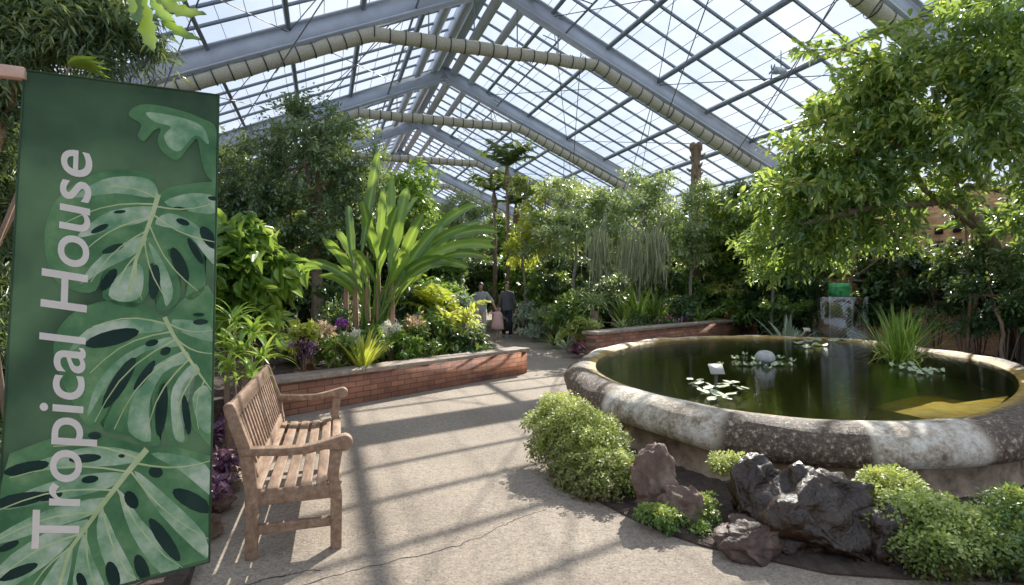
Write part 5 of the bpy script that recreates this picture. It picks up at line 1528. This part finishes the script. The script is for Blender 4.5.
for e in [(270, 342, 14, 4, -5), (225, 380, 22, 7, -25), (255, 425, 27, 8, -20), (408, 335, 18, 4, 8), (412, 365, 16, 7, 20), (245, 495, 30, 12, -55), (348, 500, 13, 40, 5), (405, 460, 14, 42, -25), (470, 400, 14, 30, -35), (440, 430, 8, 34, -30), (480, 312, 12, 5, 10)]:
    shape(c1(ell(*e)), .0019, 4)
L2 = c2([(340, 35), (300, 10), (230, 0), (160, 20), (120, 60), (110, 110), (130, 170), (160, 230), (185, 262), (215, 240), (240, 180), (285, 115), (292, 112), (270, 150), (245, 190), (220, 240), (215, 270), (265, 278), (290, 295), (330, 298), (320, 260), (318, 200), (335, 165), (345, 170), (338, 220), (340, 270), (350, 292), (385, 290), (378, 250), (372, 210), (380, 190), (388, 220), (395, 260), (410, 275), (440, 278), (444, -10), (380, -5)])
shape(rnd(L2, 3), .0010, 1)
for l in ([(335, 45), (260, 40), (180, 60), (140, 110), (200, 75), (330, 65)], [(350, 75), (260, 110), (200, 170), (180, 240), (230, 160), (300, 105), (365, 95)], [(375, 105), (300, 150), (270, 210), (265, 270), (310, 290), (305, 220), (335, 150), (388, 125)],
          [(395, 130), (355, 180), (352, 240), (360, 285), (380, 285), (368, 220), (378, 170), (410, 150)], [(420, 175), (395, 200), (410, 260), (434, 270), (434, 200)], [(355, 40), (430, 50), (436, 85), (370, 65)]):
    shape(rnd(c2(l), 3), .0014, 2)
vein(c2([(338, 35), (355, 70), (380, 108), (405, 145), (438, 185)]), 2.2, .0024)
for a, b in [((345, 50), (190, 55)), ((352, 65), (185, 150)), ((362, 80), (195, 250)), ((378, 105), (235, 265)), ((390, 120), (300, 285)), ((405, 145), (362, 285)), ((420, 165), (408, 265)), ((345, 48), (436, 62)), ((365, 82), (436, 110))]:
    vein(c2(bow(a, b, .10)), .8, .0022)
for e in [(230, 78, 58, 16, -14), (312, 88, 14, 7, -15), (340, 105, 12, 8, -30), (245, 170, 16, 62, 32), (297, 155, 9, 38, 35), (332, 225, 12, 56, 6), (383, 235, 8, 42, -8), (412, 45, 16, 6, -3), (408, 30, 12, 4, 0), (195, 278, 14, 8, 0)]:
    shape(c2(ell(*e)), .0019, 4)
L3 = c2([(300, 305), (250, 288), (180, 275), (100, 285), (20, 315), (-20, 380), (-30, 640), (120, 640), (440, 640), (440, 320), (360, 300)])
shape(L3, .0007, 1)
for l in ([(290, 315), (200, 300), (110, 320), (40, 350), (150, 345), (270, 335)], [(255, 355), (160, 360), (60, 390), (0, 430), (100, 415), (225, 385)], [(215, 405), (100, 430), (0, 480), (0, 500), (100, 470), (190, 440)], [(180, 450), (90, 480), (0, 545), (0, 600), (100, 540), (160, 480)],
          [(310, 315), (380, 320), (436, 350), (436, 400), (370, 350)], [(275, 350), (340, 400), (420, 480), (425, 530), (330, 440)], [(245, 390), (290, 450), (370, 545), (330, 560), (270, 480)], [(210, 430), (240, 490), (280, 575), (240, 590), (200, 490)], [(170, 480), (190, 530), (215, 600), (150, 610)], [(150, 505), (100, 560), (60, 640), (120, 640)]):
    shape(rnd(c2(l), 3), .0014, 2)
vein(c2([(302, 306), (265, 350), (222, 405), (180, 462), (145, 510), (118, 600)]), 3.0, .0024)
for a, b in [((285, 325), (110, 300)), ((262, 352), (20, 365)), ((235, 390), (0, 430)), ((200, 435), (0, 490)), ((165, 480), (0, 570)), ((280, 335), (436, 330)), ((268, 350), (428, 490)), ((240, 385), (375, 555)), ((210, 425), (285, 590)), ((178, 465), (205, 610)), ((150, 505), (60, 600))]:
    vein(c2(bow(a, b, .07)), 1.0, .0022)
for e in [(320, 353, 15, 12, 10), (270, 410, 13, 20, -30), (395, 412, 46, 17, 28), (338, 492, 14, 54, -35), (232, 565, 14, 30, -15), (292, 552, 14, 32, -20), (55, 345, 48, 13, -12), (175, 325, 34, 9, -5), (185, 368, 18, 8, -8), (38, 558, 44, 11, -22), (18, 505, 24, 8, -25), (168, 578, 10, 20, -20), (100, 402, 30, 10, -10), (250, 320, 7, 4, 0), (40, 410, 60, 14, -10)]:
    shape(c2(ell(*e)), .0019, 4)
cl_o = q.build('cloth', [bm_bg, bm_l1, bm_l2, bm_v, bm_h], ban)
# hems
q = MB()
for k, (a, b) in enumerate(((TL, TR), (TR, BR), (BR, BLc), (BLc, TL))): q.tube([a - O, b - O], .0025, 6)
q.build('hem', bm_bg, ban)
# lettering
fc = bpy.data.curves.new('lettering_font', 'FONT'); fc.body = 'Tropical House'; fc.size = 1; fc.offset = 0.009; fc.resolution_u = 6
fo = bpy.data.objects.new('lettering_font', fc); COL.objects.link(fo)
bpy.context.view_layer.update()
dg = bpy.context.evaluated_depsgraph_get()
tm = bpy.data.meshes.new_from_object(fo.evaluated_get(dg))
bpy.data.objects.remove(fo); bpy.data.curves.remove(fc)
n_ = len(tm.vertices); co = np.zeros(n_ * 3); tm.vertices.foreach_get('co', co); co = co.reshape(-1, 3)
x0, x1 = co[:, 0].min(), co[:, 0].max()
capy = .73
ys = sorted(co[co[:, 0] < x0 + .3][:, 1]); capy = ys[-1]
A0, A1 = on_plane(78.5, 548, .0045), on_plane(92, 154, .0045)       # baseline ends: T foot .. e end
up0 = on_plane(32, 541, .0045) - on_plane(78.5, 541, .0045)
for v, c in zip(tm.vertices, co):
    s = (c[0] - x0) / (x1 - x0)
    v.co = A0.lerp(A1, s) + up0 * (c[1] / capy) * (1 - .0 * s) - O
tm.materials.clear(); tm.materials.append(bm_t)
to = bpy.data.objects.new('lettering', tm); COL.objects.link(to); to.parent = ban
# pole
pd = (TR - TL).normalized()
t = empty('banner_pole', TL, 'square reddish wooden pole holding up the banner', 'pole')
q = MB(); q.beam(-pd * 1.2 + Vector((0, 0, -.012)), pd * .005 + Vector((0, 0, -.012)), .03, .034); q.beam(pd * .0 + Vector((0, .014, -.02)), pd * .46 + Vector((0, .014, -.02)), .018, .022)
bevel(q.build('arm', M['pole_wood'], t), .003)
q = MB(); e = -pd * 1.2; q.tube([e, Vector((e.x, e.y, -TL.z))], .04, 10); q.build('post', M['pole_wood'], t)

# ------------------------------------------------------------------ people
def skin_obj(name, chains, mat, parent, root=0, sub=2, extra=None):
    """chains: lists of (x,y,z,r); equal points are welded"""
    idx = {}; vs = []; rs = []; es = []
    for ch in chains:
        prev = None
        for p in ch:
            key = tuple(round(v, 4) for v in p[:3])
            if key not in idx: idx[key] = len(vs); vs.append(p[:3]); rs.append(p[3])
            i = idx[key]
            if prev is not None and prev != i: es.append((prev, i))
            prev = i
    me = bpy.data.meshes.new(name); me.from_pydata(vs, es, []); me.materials.append(mat)
    o = bpy.data.objects.new(name, me); COL.objects.link(o); o.parent = parent
    m = o.modifiers.new('Skin', 'SKIN'); m.use_smooth_shade = True
    sv = me.skin_vertices[0].data
    for i, r_ in enumerate(rs):
        rr = r_ if isinstance(r_, tuple) else (r_, r_); sv[i].radius = rr; sv[i].use_root = (i == root)
    s = o.modifiers.new('Sub', 'SUBSURF'); s.levels = sub; s.render_levels = sub
    return o


def hand(w, d, s):
    """five fingers from the wrist w, pointing along d"""
    w = Vector(w); d = Vector(d).normalized(); side = d.cross(Vector((0, 1, .2))).normalized(); ch = []
    palm = w + d * .05 * s
    ch.append([(*w, .022 * s), (*palm, .030 * s)])
    for k, L in enumerate((.062, .075, .08, .072)):
        b = palm + side * (.012 * s * (k - 1.5)); m_ = b + d * L * .55 * s; e = m_ + (d + Vector((0, -.5, 0))).normalized() * L * .45 * s
        ch.append([(*palm, .030 * s), (*m_, .009 * s), (*e, .007 * s)])
    th = w + d * .03 * s + Vector((0, -1, 0)) * .03 * s
    ch.append([(*palm, .030 * s), (*th, .011 * s), (*(th + d * .03 * s), .008 * s)])
    return ch


def person(loc, rz, ht, label, top, legs, shoe, lh, rh, head_tilt=0.0, stride=.12, dress=False, long_hair=False, seed=0):
    """figure faces local -y. lh / rh: hand positions as fractions of the height"""
    t = empty('person', loc, label, 'person', rz=rz); s = ht
    k = s / 1.75
    pel = (0, 0, .53 * s); chest = (0, -.0, .70 * s); sh = .80 * s; neck = (0, -.01 * k, .84 * s)
    head_c = (0, -.02 * k - .06 * head_tilt * k, .92 * s - .02 * head_tilt * k)
    ch = [[(*pel, .09 * k), (0, 0, .61 * s, .115 * k), (*chest, .125 * k), (0, 0, .775 * s, .095 * k), (0, 0, .815 * s, .055 * k), (*neck, .048 * k), (head_c[0], head_c[1], head_c[2] - .045 * s, (.052 * k, .06 * k)), (*head_c, (.074 * k, .09 * k)), (head_c[0], head_c[1] + .01 * k, head_c[2] + .03 * s, (.072 * k, .086 * k)), (head_c[0], head_c[1] + .012 * k, head_c[2] + .052 * s, (.045 * k, .055 * k))]]
    face = (head_c[0], head_c[1] - .085 * k, head_c[2] - .012 * s)
    ch.append([(*head_c, (.074 * k, .09 * k)), (face[0], face[1] - .012 * k, face[2], .013 * k)])
    fe = []
    for sd_, fy in ((1, -stride), (-1, stride)):
        hip = (.09 * k * sd_, 0, .50 * s); kn = (.10 * k * sd_, fy * .6 * k - .03 * k, .28 * s); an = (.10 * k * sd_, fy * k, .05 * s); to = (.11 * k * sd_, fy * k - .13 * k, .018 * s)
        ch.append([(*pel, .09 * k), (*hip, .065 * k), (*kn, .045 * k), (*an, .038 * k), (*to, .028 * k)])
        fe.append((hip, kn, an, to))
    arms = []
    for sd_, hd in ((1, lh), (-1, rh)):
        sp_ = (.15 * k * sd_, 0, sh - .01 * s); hp = Vector((hd[0] * s, hd[1] * s, hd[2] * s)); m_ = (Vector(sp_) + hp) / 2 + Vector((.03 * sd_ * k, .04 * k, 0))
        ch.append([(0, 0, .775 * s, .095 * k), (*sp_, .05 * k), (*m_, .04 * k), (*hp, .024 * k)])
        ch += hand(hp, hp - m_, k)
        arms.append((sp_, m_, hp))
    skin_obj('body', ch, M['skin'], t)
    # clothing
    g = .022 * k
    if dress:
        q = MB(); q.lathe((0, 0, 0), [(.10 * s, .30 * s), (.195 * s, .30 * s), (.17 * s, .45 * s), (.13 * s, .62 * s), (.12 * s, .72 * s), (.11 * s, .80 * s), (.05 * s, .835 * s)], 20, sy=.8)
        q.build('dress', top, t, smooth=True)
        for sp_, m_, hp in arms:
            mm = Vector(sp_).lerp(m_, .9); skin_obj('sleeve', [[(*sp_, .06 * k + g), (*mm, .045 * k + g)]], top, t, sub=1)
    else:
        q = MB()
        q.lathe((0, 0, 0), [(.150 * k, .475 * s), (.165 * k, .49 * s), (.165 * k, .53 * s), (.150 * k, .60 * s), (.165 * k, .68 * s), (.175 * k, .74 * s), (.165 * k, .78 * s), (.115 * k, .812 * s), (.065 * k, .83 * s)], 24, sy=.72)
        for sp_, m_, hp in arms:
            e = Vector(m_).lerp(hp, .8 if long_hair else .05); sv = Vector(sp_)
            q.tube([Vector((sv.x * .45, 0, sv.z - .005 * s)), sv + Vector((0, 0, -.008 * s)), sv.lerp(m_, .5), m_, e], [.075 * k, .072 * k, .064 * k, .055 * k, .044 * k if long_hair else .056 * k], 14)
        q.build('jacket' if long_hair else 'shirt', top, t, smooth=True)
        q = MB()
        q.lathe((0, 0, 0), [(.145 * k, .565 * s), (.152 * k, .53 * s), (.158 * k, .49 * s), (.14 * k, .455 * s), (.05 * k, .44 * s)], 24, sy=.74)
        for hip, kn, an, to in fe:
            q.tube([(hip[0] * .95, hip[1], hip[2] + .01 * s), (hip[0], hip[1], hip[2] - .05 * s), kn, (an[0], an[1], an[2] - .005 * s)], [.088 * k, .092 * k, .07 * k, .06 * k], 14)
        q.build('trousers', legs, t, smooth=True)
    for hip, kn, an, to in fe:
        skin_obj('shoe', [[(an[0], an[1] + .02 * k, .035 * k, .045 * k), (an[0], (an[1] + to[1]) / 2, .035 * k, .043 * k), (to[0], to[1] - .02 * k, .03 * k, .034 * k)]], shoe, t, sub=1)
    # hair, eyes, mouth
    hx, hy, hz = head_c
    q = MB(); V = []; nn, mm = 20, 9
    for i in range(mm + 1):
        th = math.radians(100) * (1 - i / mm)
        for j in range(nn):
            ph = 2 * math.pi * j / nn; x, y, z = math.sin(th) * math.cos(ph) * .084 * k, math.sin(th) * math.sin(ph) * .100 * k, math.cos(th) * .098 * k
            ct, st_ = math.cos(.5), math.sin(.5); y, z = y * ct + z * st_, -y * st_ + z * ct
            V.append((hx + x, hy + .008 * k + y, hz + .022 * s + z))
    q.add(V, [(i * nn + j, i * nn + (j + 1) % nn, (i + 1) * nn + (j + 1) % nn, (i + 1) * nn + j) for i in range(mm) for j in range(nn)])
    if long_hair or dress:
        q.tube([(hx, hy + .06 * k, hz + .05 * s), (hx, hy + .09 * k, hz), (hx, hy + .09 * k, hz - .05 * s), (hx, hy + .08 * k, hz - .09 * s)], [.06 * k, .075 * k, .06 * k, .02 * k], 12)
    q.build('hair', M['hair'], t, smooth=True)
    q = MB()
    for sd_ in (1, -1): q.lathe((hx + .03 * k * sd_, hy - .083 * k, hz), [(0, -.009 * k), (.009 * k, 0), (0, .009 * k)], 8)
    q.build('eyes', M['eye'], t)
    q = MB(); q.box((hx, hy - .088 * k, hz - .037 * s), (.045 * k, .01 * k, .008 * k)); q.build('mouth', M['leaf_red'], t)
    return t


pm = G(482, 341); pm.z = 0
person(Vector(((481 - CX) / F * 16.2, 16.2, 0)), 0, 1.72, 'man in grey shirt and beige trousers looking down beside the child', M['shirt'], M['khaki'], M['black'], (.27, -.02, .50), (-.13, -.03, .47), head_tilt=1.2)
person(Vector(((497.5 - CX) / F * 16.2, 16.2, 0)), .1, 1.0, 'small child in a pink dress walking between two adults', M['pink'], M['pink'], M['skin'], (.16, -.02, .50), (-.19, -.02, .76), dress=True, stride=.08)
person(Vector(((507 - CX) / F * 16.9, 16.9, 0)), .05, 1.74, 'woman in charcoal jacket, dark trousers and teal shoes on the path', M['jacket'], M['navy'], M['teal'], (.15, -.02, .46), (-.13, -.04, .50), long_hair=True, stride=.1)
